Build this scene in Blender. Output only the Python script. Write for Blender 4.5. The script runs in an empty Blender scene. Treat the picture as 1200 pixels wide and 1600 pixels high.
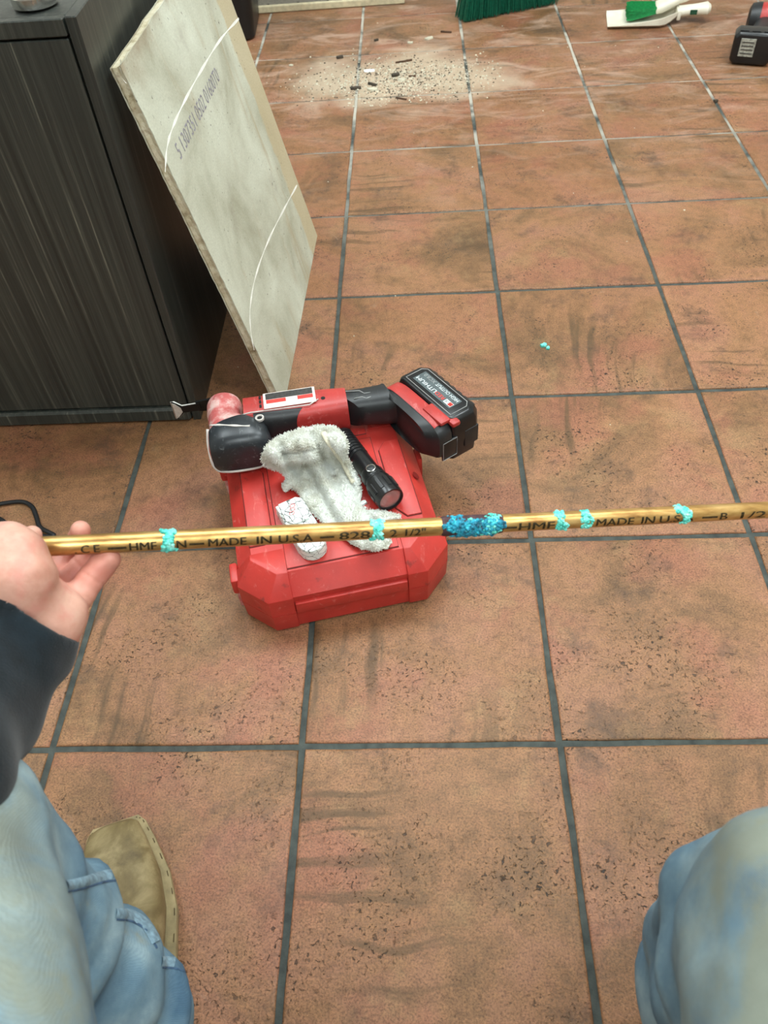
import bpy, bmesh, math, random
import numpy as np
from mathutils import Vector, Matrix, noise as mnoise
from mathutils.geometry import delaunay_2d_cdt
from mathutils.bvhtree import BVHTree

scene = bpy.context.scene
COL = scene.collection
rnd = random.Random(7)

# ------------------------------------------------------------------ camera
CAM = Vector((0.4656, -0.4059, 0.9075))
RIGHT = Vector((0.99836922, 0.01247379, -0.05570738))
DOWN = Vector((-0.02667564, -0.76080740, -0.64842926))
FWD = Vector((-0.05047096, 0.64885785, -0.75923394))
FPX = 1238.33
cam_data = bpy.data.cameras.new('camera')
cam_data.sensor_fit = 'VERTICAL'
cam_data.sensor_height = 36.0
cam_data.lens = FPX / 1600 * 36.0
cam_data.clip_start = 0.02
cam_data.dof.use_dof = True
cam_data.dof.focus_distance = 1.05
cam_data.dof.aperture_fstop = 11.0
cam = bpy.data.objects.new('camera', cam_data)
COL.objects.link(cam)
U_ = -DOWN
B_ = -FWD
cam.matrix_world = Matrix(((RIGHT.x, U_.x, B_.x, CAM.x), (RIGHT.y, U_.y, B_.y, CAM.y), (RIGHT.z, U_.z, B_.z, CAM.z), (0, 0, 0, 1)))
scene.camera = cam

# ------------------------------------------------------------------ world, exposure
world = bpy.data.worlds.new('room_air')
scene.world = world
world.use_nodes = True
world.node_tree.nodes['Background'].inputs[0].default_value = (0.9, 0.95, 1.0, 1)
world.node_tree.nodes['Background'].inputs[1].default_value = 0.25
scene.view_settings.view_transform = 'Standard'
scene.view_settings.look = 'None'
scene.view_settings.gamma = 1.0
scene.view_settings.use_curve_mapping = False
scene.view_settings.exposure = 0.28

# ceiling lamps: position of the lit panels (the fixtures are built with the ceiling)
LAMPS = [(0.45, 1.35), (1.75, 1.35), (1.75, -0.6), (-0.85, 1.35), (0.45, -1.6)]
LAMP_W = 23.0
for lx, ly in LAMPS:
    ld = bpy.data.lights.new('panel_light', 'AREA')
    ld.shape = 'RECTANGLE'
    ld.size, ld.size_y = 0.58, 1.1
    ld.energy = LAMP_W
    ld.color = (0.88, 0.98, 1.0)
    lo = bpy.data.objects.new('panel_light', ld)
    lo.location = (lx, ly, 2.655)
    COL.objects.link(lo)

# ------------------------------------------------------------------ helpers
def W(px, py, zc):
    """point seen at photo position (px, py) at the depth zc metres"""
    return CAM + (RIGHT * ((px - 600) / FPX) + DOWN * ((py - 800) / FPX) + FWD) * zc

def Z(px, py, z=0.0):
    d = RIGHT * ((px - 600) / FPX) + DOWN * ((py - 800) / FPX) + FWD
    return CAM + d * ((z - CAM.z) / d.z)

def tag(o, label=None, cat=None, group=None, kind=None):
    if label: o['label'] = label
    if cat: o['category'] = cat
    if group: o['group'] = group
    if kind: o['kind'] = kind
    return o

def empty(name, loc=(0, 0, 0), rz=0.0, label=None, cat=None, group=None):
    o = bpy.data.objects.new(name, None)
    o.empty_display_size = 0.02
    o.location = loc
    o.rotation_euler = (0, 0, rz)
    COL.objects.link(o)
    return tag(o, label, cat, group)

def link_mesh(name, me, mat, parent=None, smooth=False, angle=None):
    o = bpy.data.objects.new(name, me)
    COL.objects.link(o)
    if mat and not me.materials:
        me.materials.append(mat)
    if parent is not None:
        o.parent = parent
    if smooth:
        me.polygons.foreach_set('use_smooth', [True] * len(me.polygons))
        if angle:
            try:
                me.set_sharp_from_angle(angle=math.radians(angle))
            except Exception:
                pass
    me.update()
    return o

def from_bm(name, bm, mat, parent=None, smooth=False, angle=None):
    bmesh.ops.recalc_face_normals(bm, faces=bm.faces)
    me = bpy.data.meshes.new(name)
    bm.to_mesh(me)
    bm.free()
    return link_mesh(name, me, mat, parent, smooth, angle)

def from_data(name, vs, fs, mat, parent=None, smooth=False, angle=None):
    me = bpy.data.meshes.new(name)
    me.from_pydata([tuple(v) for v in vs], [], fs)
    return link_mesh(name, me, mat, parent, smooth, angle)

def bm_box(bm, c, s, rot=None, bev=0.0, seg=2):
    """box with centre c and full size s"""
    r = bmesh.ops.create_cube(bm, size=1.0)
    vs = r['verts']
    bmesh.ops.scale(bm, vec=s, verts=vs)
    if bev > 0:
        es = list({e for v in vs for e in v.link_edges})
        rb = bmesh.ops.bevel(bm, geom=es, offset=bev, segments=seg, affect='EDGES', profile=0.5)
        vs = list({v for f in rb['faces'] for v in f.verts} | {v for v in vs if v.is_valid})
    M = Matrix.Translation(c) @ (rot.to_4x4() if rot else Matrix.Identity(4))
    bmesh.ops.transform(bm, matrix=M, verts=[v for v in vs if v.is_valid])
    return vs

def bm_loft(bm, rings, cap=True, closed=True):
    loops = [[bm.verts.new(p) for p in r] for r in rings]
    n = len(loops[0])
    for a, b in zip(loops[:-1], loops[1:]):
        for i in range(n if closed else n - 1):
            j = (i + 1) % n
            bm.faces.new((a[i], a[j], b[j], b[i]))
    if cap:
        bm.faces.new(loops[0][::-1])
        bm.faces.new(loops[-1])
    return loops

def frame(d, up=Vector((0, 0, 1))):
    d = Vector(d).normalized()
    if abs(d.dot(up)) > 0.98:
        up = Vector((0, 1, 0))
    x = up.cross(d).normalized()
    y = d.cross(x).normalized()
    return x, y, d

def bm_lathe(bm, prof, M, seg=24):
    rings = []
    for r, z in prof:
        rings.append([M @ Vector((r * math.cos(2 * math.pi * i / seg), r * math.sin(2 * math.pi * i / seg), z)) for i in range(seg)])
    bm_loft(bm, rings)

def axis_matrix(a, d, up=Vector((0, 0, 1))):
    x, y, z = frame(d, up)
    return Matrix(((x.x, y.x, z.x, a[0]), (x.y, y.y, z.y, a[1]), (x.z, y.z, z.z, a[2]), (0, 0, 0, 1)))

def bm_tube(bm, pts, rad, seg=10, flat=1.0):
    pts = [Vector(p) for p in pts]
    rings = []
    up = Vector((0, 0, 1))
    for i, p in enumerate(pts):
        d = pts[min(i + 1, len(pts) - 1)] - pts[max(i - 1, 0)]
        x, y, _ = frame(d, up)
        r = rad[i] if isinstance(rad, (list, tuple)) else rad
        rings.append([p + (x * math.cos(2 * math.pi * k / seg) + y * flat * math.sin(2 * math.pi * k / seg)) * r for k in range(seg)])
    bm_loft(bm, rings)

def smooth_path(pts, n=8):
    """Catmull-Rom through the points"""
    P = [Vector(p) for p in pts]
    P = [P[0] * 2 - P[1]] + P + [P[-1] * 2 - P[-2]]
    out = []
    for i in range(1, len(P) - 2):
        for k in range(n):
            t = k / n
            a, b, c, d = P[i - 1], P[i], P[i + 1], P[i + 2]
            out.append(0.5 * ((2 * b) + (c - a) * t + (2 * a - 5 * b + 4 * c - d) * t * t + (3 * b - a - 3 * c + d) * t ** 3))
    out.append(P[-2])
    return out

def bm_prism(bm, poly, z0, z1, bev=0.0, seg=2):
    lo = [bm.verts.new((p[0], p[1], z0)) for p in poly]
    hi = [bm.verts.new((p[0], p[1], z1)) for p in poly]
    n = len(poly)
    fs = []
    for i in range(n):
        j = (i + 1) % n
        fs.append(bm.faces.new((lo[i], lo[j], hi[j], hi[i])))
    bot = bm.faces.new(lo[::-1])
    top = bm.faces.new(hi)
    if bev > 0:
        bmesh.ops.bevel(bm, geom=list(top.edges), offset=bev, segments=seg, affect='EDGES', profile=0.5)

def clip(bm, co, no):
    """cut away the side the normal points to and close the hole"""
    r = bmesh.ops.bisect_plane(bm, geom=bm.verts[:] + bm.edges[:] + bm.faces[:], plane_co=co, plane_no=no, clear_outer=True)
    es = [e for e in r['geom_cut'] if isinstance(e, bmesh.types.BMEdge)]
    if es:
        bmesh.ops.holes_fill(bm, edges=es, sides=0)

def ellipse_ring(c, ax, ay, rx, ry, n=24, p=2.0):
    out = []
    for i in range(n):
        t = 2 * math.pi * i / n
        ct, st = math.cos(t), math.sin(t)
        out.append(Vector(c) + Vector(ax) * (rx * math.copysign(abs(ct) ** (2 / p), ct)) + Vector(ay) * (ry * math.copysign(abs(st) ** (2 / p), st)))
    return out

def text_bm(body, size=1.0):
    cu = bpy.data.curves.new('lettering', 'FONT')
    cu.body = body
    cu.size = size
    cu.resolution_u = 3
    ob = bpy.data.objects.new('lettering', cu)
    COL.objects.link(ob)
    dg = bpy.context.evaluated_depsgraph_get()
    me = bpy.data.meshes.new_from_object(ob.evaluated_get(dg))
    bpy.data.objects.remove(ob)
    bpy.data.curves.remove(cu)
    bm = bmesh.new()
    bm.from_mesh(me)
    bpy.data.meshes.remove(me)
    return bm

def fit_text(body, w, h):
    """text mesh scaled into 0..w, 0..h"""
    bm = text_bm(body)
    xs = [v.co.x for v in bm.verts]
    ys = [v.co.y for v in bm.verts]
    x0, y0 = min(xs), min(ys)
    sx = w / (max(xs) - x0)
    sy = h / (max(ys) - y0)
    for v in bm.verts:
        v.co = Vector(((v.co.x - x0) * sx, (v.co.y - y0) * sy, 0))
    return bm

# ------------------------------------------------------------------ implicit surfaces (bodies, cloth, boots)
def vnoise(P, s, seed=0):
    """cheap smooth value noise on an (N,3) array, range -1..1"""
    q = P * s + seed * 17.3
    i = np.floor(q).astype(np.int64)
    f = q - i
    f = f * f * (3 - 2 * f)
    def h(a):
        n = (a[..., 0] * 374761393 + a[..., 1] * 668265263 + a[..., 2] * 2147483647 + seed * 9176) & 0x7fffffff
        n = ((n ^ (n >> 13)) * 1274126177) & 0x7fffffff
        return (n & 0xffff) / 32767.5 - 1.0
    out = 0
    for dx in (0, 1):
        for dy in (0, 1):
            for dz in (0, 1):
                w = (f[..., 0] if dx else 1 - f[..., 0]) * (f[..., 1] if dy else 1 - f[..., 1]) * (f[..., 2] if dz else 1 - f[..., 2])
                out = out + w * h(i + np.array([dx, dy, dz]))
    return out

def near(P, d, fn, w=0.02):
    out = np.zeros(len(P)); m = np.abs(d) < w
    out[m] = fn(P[m])
    return out

def cap_sdf(P, a, b, ra, rb):
    a = np.array(a); b = np.array(b)
    ab = b - a
    t = np.clip(((P - a) @ ab) / (ab @ ab), 0, 1)
    return np.linalg.norm(P - a - t[..., None] * ab, axis=-1) - (ra + (rb - ra) * t), t

def chain_sdf(P, pts, k=0.004):
    d = None
    for (a, ra), (b, rb) in zip(pts[:-1], pts[1:]):
        e, _ = cap_sdf(P, a, b, ra, rb)
        d = e if d is None else smin(d, e, k)
    return d

def smin(a, b, k):
    h = np.clip(0.5 + 0.5 * (b - a) / k, 0, 1)
    return b + (a - b) * h - k * h * (1 - h)

def surface_nets(fun, lo, hi, res):
    lo = np.array(lo, float); hi = np.array(hi, float)
    n = np.ceil((hi - lo) / res).astype(int) + 1
    ax = [lo[i] + res * np.arange(n[i]) for i in range(3)]
    G = np.stack(np.meshgrid(*ax, indexing='ij'), -1)
    F = fun(G.reshape(-1, 3)).reshape(n)
    S = F < 0
    c = [F[dx:n[0] - 1 + dx, dy:n[1] - 1 + dy, dz:n[2] - 1 + dz] for dx in (0, 1) for dy in (0, 1) for dz in (0, 1)]
    corner = [(dx, dy, dz) for dx in (0, 1) for dy in (0, 1) for dz in (0, 1)]
    cnt = sum((x < 0).astype(int) for x in c)
    act = (cnt > 0) & (cnt < 8)
    idx = -np.ones(act.shape, int)
    idx[act] = np.arange(act.sum())
    acc = np.zeros((act.sum(), 3)); num = np.zeros(act.sum())
    for p in range(8):
        for q in range(p + 1, 8):
            if sum(abs(corner[p][m] - corner[q][m]) for m in range(3)) != 1:
                continue
            fa = c[p][act]; fb = c[q][act]
            m = (fa < 0) != (fb < 0)
            t = np.where(m, fa / np.where(m, fa - fb, 1), 0)
            A = np.array(corner[p], float); Bc = np.array(corner[q], float)
            acc += np.where(m[:, None], A + t[:, None] * (Bc - A), 0)
            num += m
    cell = np.argwhere(act)
    V = lo + (cell + acc / num[:, None]) * res
    Fc = []
    for d in range(3):
        e1, e2 = [m for m in range(3) if m != d]
        sl0 = [slice(1, n[m] - 1) for m in range(3)]; sl1 = list(sl0)
        sl0[d] = slice(0, n[d] - 1); sl1[d] = slice(1, n[d])
        a = S[tuple(sl0)]; b = S[tuple(sl1)]
        for flip, msk in ((0, a & ~b), (1, ~a & b)):
            ii = np.argwhere(msk)
            base = ii.copy()
            for m in (e1, e2):
                base[:, m] += 1
            q = []
            for o1, o2 in ((-1, -1), (0, -1), (0, 0), (-1, 0)):
                w = base.copy(); w[:, e1] += o1; w[:, e2] += o2
                q.append(idx[w[:, 0], w[:, 1], w[:, 2]])
            q = np.stack(q, 1)
            if (flip == 1) != (d == 1):
                q = q[:, ::-1]
            Fc.append(q)
    return V, np.concatenate(Fc)

def sdf_obj(name, fun, lo, hi, res, mat, parent=None, smooth_iter=1):
    V, Fq = surface_nets(fun, lo, hi, res)
    me = bpy.data.meshes.new(name)
    me.from_pydata(V.tolist(), [], Fq.tolist())
    bm = bmesh.new(); bm.from_mesh(me)
    for _ in range(smooth_iter):
        bmesh.ops.smooth_vert(bm, verts=bm.verts, factor=0.5, use_axis_x=True, use_axis_y=True, use_axis_z=True)
    bm.to_mesh(me); bm.free()
    return link_mesh(name, me, mat, parent, smooth=True)

# ------------------------------------------------------------------ materials
def lin(r, g, b):
    f = lambda c: (c / 255 / 12.92) if c / 255 <= 0.04045 else ((c / 255 + 0.055) / 1.055) ** 2.4
    return (f(r), f(g), f(b), 1.0)

class NT:
    def __init__(self, name, rough=0.5, metal=0.0, spec=0.5):
        self.m = bpy.data.materials.new(name)
        self.m.use_nodes = True
        self.t = self.m.node_tree
        self.b = self.t.nodes['Principled BSDF']
        self.b.inputs['Roughness'].default_value = rough
        self.b.inputs['Metallic'].default_value = metal
        self.b.inputs['Specular IOR Level'].default_value = spec
        self._obj = self.t.nodes.new('ShaderNodeTexCoord').outputs['Object']
        self._geo = None
    def link(self, a, b): self.t.links.new(a, b)
    def put(self, node, sock, v):
        s = node.inputs[sock]
        if isinstance(v, bpy.types.NodeSocket): self.link(v, s)
        elif isinstance(v, (tuple, list)) and len(v) == 3 and s.type == 'RGBA': s.default_value = (*v, 1)
        else: s.default_value = v
    @property
    def obj(self): return self._obj
    @property
    def pos(self):
        if not self._geo: self._geo = self.t.nodes.new('ShaderNodeNewGeometry')
        return self._geo.outputs['Position']
    def rand(self):
        return self.t.nodes.new('ShaderNodeObjectInfo').outputs['Random']
    def vmap(self, vec, scale=(1, 1, 1), rot=(0, 0, 0), loc=(0, 0, 0)):
        n = self.t.nodes.new('ShaderNodeMapping')
        self.put(n, 'Vector', vec); n.inputs['Scale'].default_value = scale
        n.inputs['Rotation'].default_value = rot; n.inputs['Location'].default_value = loc
        return n.outputs[0]
    def vadd(self, a, b):
        n = self.t.nodes.new('ShaderNodeVectorMath'); n.operation = 'ADD'
        self.put(n, 0, a); self.put(n, 1, b)
        return n.outputs[0]
    def noise(self, vec, scale, detail=4, rough=0.55, dist=0.0):
        n = self.t.nodes.new('ShaderNodeTexNoise')
        self.put(n, 'Vector', vec); n.inputs['Scale'].default_value = scale
        n.inputs['Detail'].default_value = detail; n.inputs['Roughness'].default_value = rough
        n.inputs['Distortion'].default_value = dist
        return n.outputs['Fac']
    def voro(self, vec, scale, feat='F1'):
        n = self.t.nodes.new('ShaderNodeTexVoronoi'); n.feature = feat
        self.put(n, 'Vector', vec); n.inputs['Scale'].default_value = scale
        return n.outputs['Distance']
    def math(self, op, a, b=0.0, c=None, clamp=False):
        n = self.t.nodes.new('ShaderNodeMath'); n.operation = op; n.use_clamp = clamp
        self.put(n, 0, a); self.put(n, 1, b)
        if c is not None: self.put(n, 2, c)
        return n.outputs[0]
    def sep(self, v):
        n = self.t.nodes.new('ShaderNodeSeparateXYZ'); self.put(n, 0, v)
        return n.outputs
    def comb(self, x, y, z):
        n = self.t.nodes.new('ShaderNodeCombineXYZ')
        self.put(n, 0, x); self.put(n, 1, y); self.put(n, 2, z)
        return n.outputs[0]
    def step(self, v, lo, hi):
        n = self.t.nodes.new('ShaderNodeMapRange'); n.clamp = True
        n.interpolation_type = 'SMOOTHSTEP'
        self.put(n, 0, v); n.inputs[1].default_value = lo; n.inputs[2].default_value = hi
        return n.outputs[0]
    def ramp(self, v, stops):
        n = self.t.nodes.new('ShaderNodeValToRGB')
        cr = n.color_ramp
        while len(cr.elements) < len(stops): cr.elements.new(0.5)
        for e, (p, c) in zip(cr.elements, stops):
            e.position = p; e.color = c if len(c) == 4 else (*c, 1)
        self.put(n, 0, v)
        return n.outputs[0]
    def mix(self, a, b, f, mode='MIX'):
        n = self.t.nodes.new('ShaderNodeMix'); n.data_type = 'RGBA'; n.blend_type = mode
        self.put(n, 0, f); self.put(n, 6, a); self.put(n, 7, b)
        return n.outputs[2]
    def bump(self, h, strength=0.3, dist=0.001, normal=None):
        n = self.t.nodes.new('ShaderNodeBump')
        n.inputs['Strength'].default_value = strength; n.inputs['Distance'].default_value = dist
        self.put(n, 'Height', h)
        if normal: self.link(normal, n.inputs['Normal'])
        return n.outputs[0]
    def out(self, color=None, rough=None, normal=None):
        if color is not None: self.put(self.b, 'Base Color', color)
        if rough is not None: self.put(self.b, 'Roughness', rough)
        if normal is not None: self.put(self.b, 'Normal', normal)
        return self.m

def plain(name, col, rough=0.5, metal=0.0, spec=0.5, vary=0.15, scale=40, bump=0.0):
    n = NT(name, rough, metal, spec)
    f = n.noise(n.obj, scale, 4)
    a = tuple(c * (1 - vary) for c in col[:3]) + (1,)
    b = tuple(min(1, c * (1 + vary)) for c in col[:3]) + (1,)
    c = n.ramp(f, [(0.3, a), (0.7, b)])
    nm = n.bump(n.noise(n.obj, scale * 6, 3), bump, 0.0006) if bump else None
    return n.out(c, None, nm)

M = {}

def tile_material(name, rot):
    n = NT(name, 0.42, 0, 0.32)
    r = n.rand()
    off = n.math('MULTIPLY', r, 91.0)
    v = n.vadd(n.obj, n.comb(off, n.math('MULTIPLY', r, 43.0), 0.0))
    base = n.ramp(n.noise(v, 4.2, 8, 0.66, 0.8), [(0.26, lin(104, 82, 58)), (0.40, lin(146, 112, 80)), (0.50, lin(170, 128, 94)), (0.60, lin(178, 132, 104)), (0.76, lin(160, 112, 94))])
    pinkn = n.step(n.noise(n.vadd(v, (13.7, 5.1, 0)), 6.0, 5, 0.6), 0.5, 0.66)
    base = n.mix(base, lin(172, 112, 92), n.math('MULTIPLY', pinkn, 0.55))
    tann = n.step(n.noise(n.vadd(v, (1.7, 15.1, 0)), 9.0, 6, 0.65), 0.54, 0.7)
    base = n.mix(base, lin(178, 148, 108), n.math('MULTIPLY', tann, 0.5))
    tone = n.ramp(r, [(0.0, lin(225, 205, 190)), (0.5, (0.85, 0.83, 0.8, 1)), (1.0, (1, 0.95, 0.9, 1))])
    base = n.mix(base, tone, 0.6, 'MULTIPLY')
    # grain of fine sand
    g = n.noise(v, 420, 4, 0.75)
    base = n.mix(base, n.ramp(g, [(0.34, (0.3, 0.29, 0.28, 1)), (0.48, (0.95, 0.95, 0.95, 1)), (0.64, (1.45, 1.42, 1.36, 1))]), 0.8, 'MULTIPLY')
    # curved drag streaks
    w = n.vmap(v, rot=(0, 0, rot))
    s = n.sep(w)
    bend = n.math('ADD', s[0], n.math('MULTIPLY', n.noise(w, 4.0, 2), 0.09))
    sv = n.comb(n.math('MULTIPLY', bend, 46.0), n.math('MULTIPLY', s[1], 3.0), 0.0)
    st = n.step(n.noise(sv, 1.0, 3, 0.55), 0.5, 0.66)
    sm = n.step(n.noise(w, 3.2, 2), 0.48, 0.62)
    base = n.mix(base, lin(104, 82, 56), n.math('MULTIPLY', n.math('MULTIPLY', st, sm), 0.8))
    # dark clouding
    cl_ = n.step(n.noise(n.vadd(v, (3.1, 9.2, 0)), 9, 7, 0.72), 0.52, 0.7)
    base = n.mix(base, lin(92, 74, 60), n.math('MULTIPLY', cl_, 0.7))
    mid = n.noise(v, 70, 5, 0.75)
    base = n.mix(base, n.ramp(mid, [(0.34, (0.62, 0.61, 0.6, 1)), (0.5, (1, 1, 1, 1)), (0.68, (1.22, 1.2, 1.16, 1))]), 0.6, 'MULTIPLY')
    # pits
    pm = n.step(n.noise(n.vadd(v, (8.8, 2.2, 0)), 8.5, 4), 0.42, 0.66)
    pit = n.step(n.noise(v, 190, 3, 0.6, 0.6), 0.585, 0.65)
    pit = n.math('MULTIPLY', pit, pm)
    base = n.mix(base, lin(36, 30, 26), n.math('MULTIPLY', pit, 0.95))
    # white plaster dust swept across the far tiles
    p = n.sep(n.pos)
    wob = n.math('MULTIPLY', n.math('SUBTRACT', n.noise(n.pos, 7, 4), 0.5), 1.6)
    dx = n.math('DIVIDE', n.math('SUBTRACT', p[0], 0.43), 0.34)
    dy = n.math('DIVIDE', n.math('SUBTRACT', p[1], 1.98), 0.2)
    dd = n.math('ADD', n.math('SQRT', n.math('ADD', n.math('MULTIPLY', dx, dx), n.math('MULTIPLY', dy, dy))), wob)
    dust = n.math('SUBTRACT', 1.0, n.step(dd, 0.45, 1.25))
    film = n.math('MULTIPLY', n.step(p[1], 0.9, 2.2), n.step(n.noise(n.vmap(n.pos, scale=(1, 2.4, 1)), 5, 6, 0.65, 1.2), 0.46, 0.74))
    base = n.mix(base, lin(224, 196, 176), n.math('MULTIPLY', film, 0.6))
    base = n.mix(base, lin(222, 208, 184), n.math('MULTIPLY', dust, 0.74))
    scuff = n.step(n.noise(n.vmap(v, scale=(1, 1, 1), rot=(0, 0, 0.6)), 13, 6, 0.7, 2.0), 0.66, 0.8)
    base = n.mix(base, lin(205, 185, 170), n.math('MULTIPLY', scuff, 0.35))
    base = n.mix(base, (0.68, 0.635, 0.6, 1), 1.0, 'MULTIPLY')
    h = n.math('SUBTRACT', n.math('MULTIPLY', g, 0.35), n.math('MULTIPLY', pit, 1.0))
    h = n.math('ADD', h, n.math('MULTIPLY', mid, 0.9))
    ro = n.math('ADD', n.math('MULTIPLY', g, 0.25), n.math('ADD', 0.36, n.math('MULTIPLY', dust, 0.3)))
    return n.out(base, ro, n.bump(h, 0.6, 0.0016))

M['tile0'] = tile_material('terracotta_tile', 0.12)
M['tile1'] = tile_material('terracotta_tile_turned', 1.65)

def grout_material():
    n = NT('grout', 0.85)
    c = n.ramp(n.noise(n.pos, 60, 5), [(0.3, lin(42, 47, 44)), (0.7, lin(74, 79, 74))])
    p = n.sep(n.pos)
    far = n.math('MULTIPLY', n.step(p[1], 0.85, 2.0), n.step(n.noise(n.pos, 8, 4), 0.38, 0.62))
    c = n.mix(c, lin(190, 184, 170), n.math('MULTIPLY', far, 0.85))
    return n.out(c, None, n.bump(n.noise(n.pos, 300, 4), 0.6, 0.001))
M['grout'] = grout_material()

def laminate_material():
    n = NT('dark_woodgrain_laminate', 0.38, 0, 0.5)
    v = n.vmap(n.pos, scale=(1, 1, 0.012))
    a = n.noise(v, 150, 6, 0.75)
    b = n.noise(n.vmap(n.pos, scale=(1, 1, 0.02)), 48, 4, 0.6)
    c = n.ramp(a, [(0.3, lin(34, 38, 36)), (0.5, lin(52, 56, 53)), (0.6, lin(66, 69, 64)), (0.72, lin(126, 126, 114))])
    c = n.mix(c, n.ramp(b, [(0.35, (0.6, 0.6, 0.6, 1)), (0.65, (1.15, 1.12, 1.05, 1))]), 0.8, 'MULTIPLY')
    return n.out(c, None, n.bump(a, 0.15, 0.0004))
M['laminate'] = laminate_material()
M['black_gap'] = plain('dark_gap', lin(16, 16, 16), 0.8)

def drywall_material():
    n = NT('drywall_paper', 0.85, 0, 0.3)
    v = n.obj
    c = n.ramp(n.noise(v, 6, 6, 0.6, 0.4), [(0.3, lin(158, 156, 136)), (0.5, lin(190, 191, 174)), (0.7, lin(210, 213, 198))])
    # brown water stains and smears running up the sheet
    s = n.step(n.noise(n.vmap(v, scale=(1, 0.25, 1)), 14, 5, 0.6, 1.0), 0.53, 0.74)
    c = n.mix(c, lin(166, 146, 112), n.math('MULTIPLY', s, 0.5))
    s2 = n.step(n.noise(n.vadd(v, (4, 7, 0)), 9, 6, 0.65), 0.56, 0.76)
    c = n.mix(c, lin(150, 140, 128), n.math('MULTIPLY', s2, 0.5))
    p = n.sep(v)
    # tan strip of bare paper along the far edge (x runs along the foot of the sheet)
    edge = n.math('ADD', p[0], n.math('MULTIPLY', n.math('SUBTRACT', n.noise(v, 16, 4), 0.5), 0.05))
    c = n.mix(c, lin(188, 172, 138), n.math('MULTIPLY', n.step(edge, 0.462, 0.474), 0.75))
    # dirty brown top corner
    tc = n.math('ADD', n.math('ADD', p[1], n.math('MULTIPLY', n.noise(v, 22, 5), 0.1)), n.math('MULTIPLY', p[0], -0.12))
    c = n.mix(c, lin(140, 118, 90), n.math('MULTIPLY', n.step(tc, 0.56, 0.62), 0.7))
    sp = n.math('MULTIPLY', n.step(n.noise(v, 130, 2), 0.66, 0.71), n.step(n.noise(v, 12, 3), 0.45, 0.6))
    c = n.mix(c, lin(70, 62, 54), n.math('MULTIPLY', sp, 0.7))
    return n.out(n.mix(c, n.ramp(n.noise(v, 320, 4, 0.7), [(0.35, (0.82, 0.82, 0.8, 1)), (0.65, (1.08, 1.08, 1.06, 1))]), 0.6, 'MULTIPLY'), None, n.bump(n.noise(v, 420, 4), 0.35, 0.0008))
M['drywall'] = drywall_material()

def gypsum_material():
    n = NT('broken_gypsum_core', 0.95, 0, 0.2)
    c = n.ramp(n.noise(n.obj, 45, 6, 0.7), [(0.3, lin(138, 126, 98)), (0.45, lin(184, 174, 146)), (0.7, lin(206, 200, 178))])
    return n.out(c, None, n.bump(n.noise(n.obj, 160, 5), 0.8, 0.003))
M['gypsum'] = gypsum_material()
M['print_grey'] = plain('stamped_ink', lin(142, 138, 146), 0.9, vary=0.35, scale=300)
M['score_white'] = plain('scored_white_line', lin(238, 238, 230), 0.9)

def scuffed(name, col, light, dark, rough=0.5, amt=0.5, scale=1.0, dusty=0.0):
    n = NT(name, rough, 0, 0.45)
    v = n.obj
    c = n.ramp(n.noise(v, 22 * scale, 5, 0.6), [(0.3, tuple(x * 0.82 for x in col[:3]) + (1,)), (0.7, tuple(min(1, x * 1.1) for x in col[:3]) + (1,))])
    s = n.step(n.noise(n.vmap(v, scale=(1, 0.35, 1), rot=(0, 0, 0.5)), 95 * scale, 6, 0.75, 0.6), 0.56, 0.74)
    c = n.mix(c, light, n.math('MULTIPLY', s, amt))
    d = n.step(n.noise(n.vadd(v, (3, 1, 7)), 38 * scale, 5, 0.6), 0.63, 0.72)
    c = n.mix(c, dark, n.math('MULTIPLY', d, 0.6))
    if dusty:
        u = n.step(n.noise(n.vadd(v, (9, 4, 2)), 26 * scale, 6, 0.7), 0.5 - dusty * 0.15, 0.68)
        c = n.mix(c, lin(214, 196, 188), n.math('MULTIPLY', u, dusty))
    ro = n.math('ADD', rough - 0.08, n.math('MULTIPLY', s, 0.25))
    return n.out(c, ro, n.bump(n.noise(v, 500, 3), 0.12, 0.0005))
M['red_case'] = scuffed('scuffed_red_plastic', lin(186, 52, 45), lin(210, 128, 118), lin(104, 42, 38), 0.5, 0.6)
M['groove_shade'] = plain('groove_shade_red', lin(96, 34, 30), 0.8)  # darkened red, paints the shade in the gaps round the lid pads
M['red_tool'] = scuffed('worn_red_tool_plastic', lin(172, 52, 48), lin(214, 150, 145), lin(84, 32, 30), 0.5, 0.5, 1.4)
M['red_dusty'] = scuffed('plaster_dusted_red_plastic', lin(186, 88, 86), lin(226, 200, 196), lin(110, 60, 58), 0.7, 0.6, 1.6, 0.75)
M['rubber'] = scuffed('black_rubber', lin(32, 34, 36), lin(96, 98, 98), lin(14, 14, 15), 0.5, 0.35, 1.4)
M['rubber_dusty'] = scuffed('dusty_black_rubber', lin(38, 42, 46), lin(140, 146, 148), lin(18, 20, 22), 0.42, 0.5, 1.6)
M['black_plastic'] = scuffed('black_plastic', lin(22, 23, 25), lin(70, 72, 72), lin(10, 10, 11), 0.36, 0.25, 1.4)
M['dust_grey'] = plain('plaster_grey_edge', lin(196, 190, 184), 0.85)
M['line_grey'] = plain('worn_pale_edge', lin(150, 150, 148), 0.6)
M['label_dark'] = plain('label_dark_band', lin(48, 46, 44), 0.5, vary=0.6, scale=260)
M['label_red'] = plain('label_red_band', lin(206, 52, 44), 0.5, vary=0.3, scale=160)
M['label_white'] = plain('label_white', lin(226, 214, 206), 0.5, vary=0.15, scale=120)
M['label_grey'] = plain('label_slate', lin(74, 84, 86), 0.45, vary=0.2, scale=120)
M['print_white'] = plain('printed_white', lin(214, 222, 222), 0.5, vary=0.1)
M['print_red'] = plain('printed_red', lin(216, 58, 46), 0.5, vary=0.1)
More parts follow.
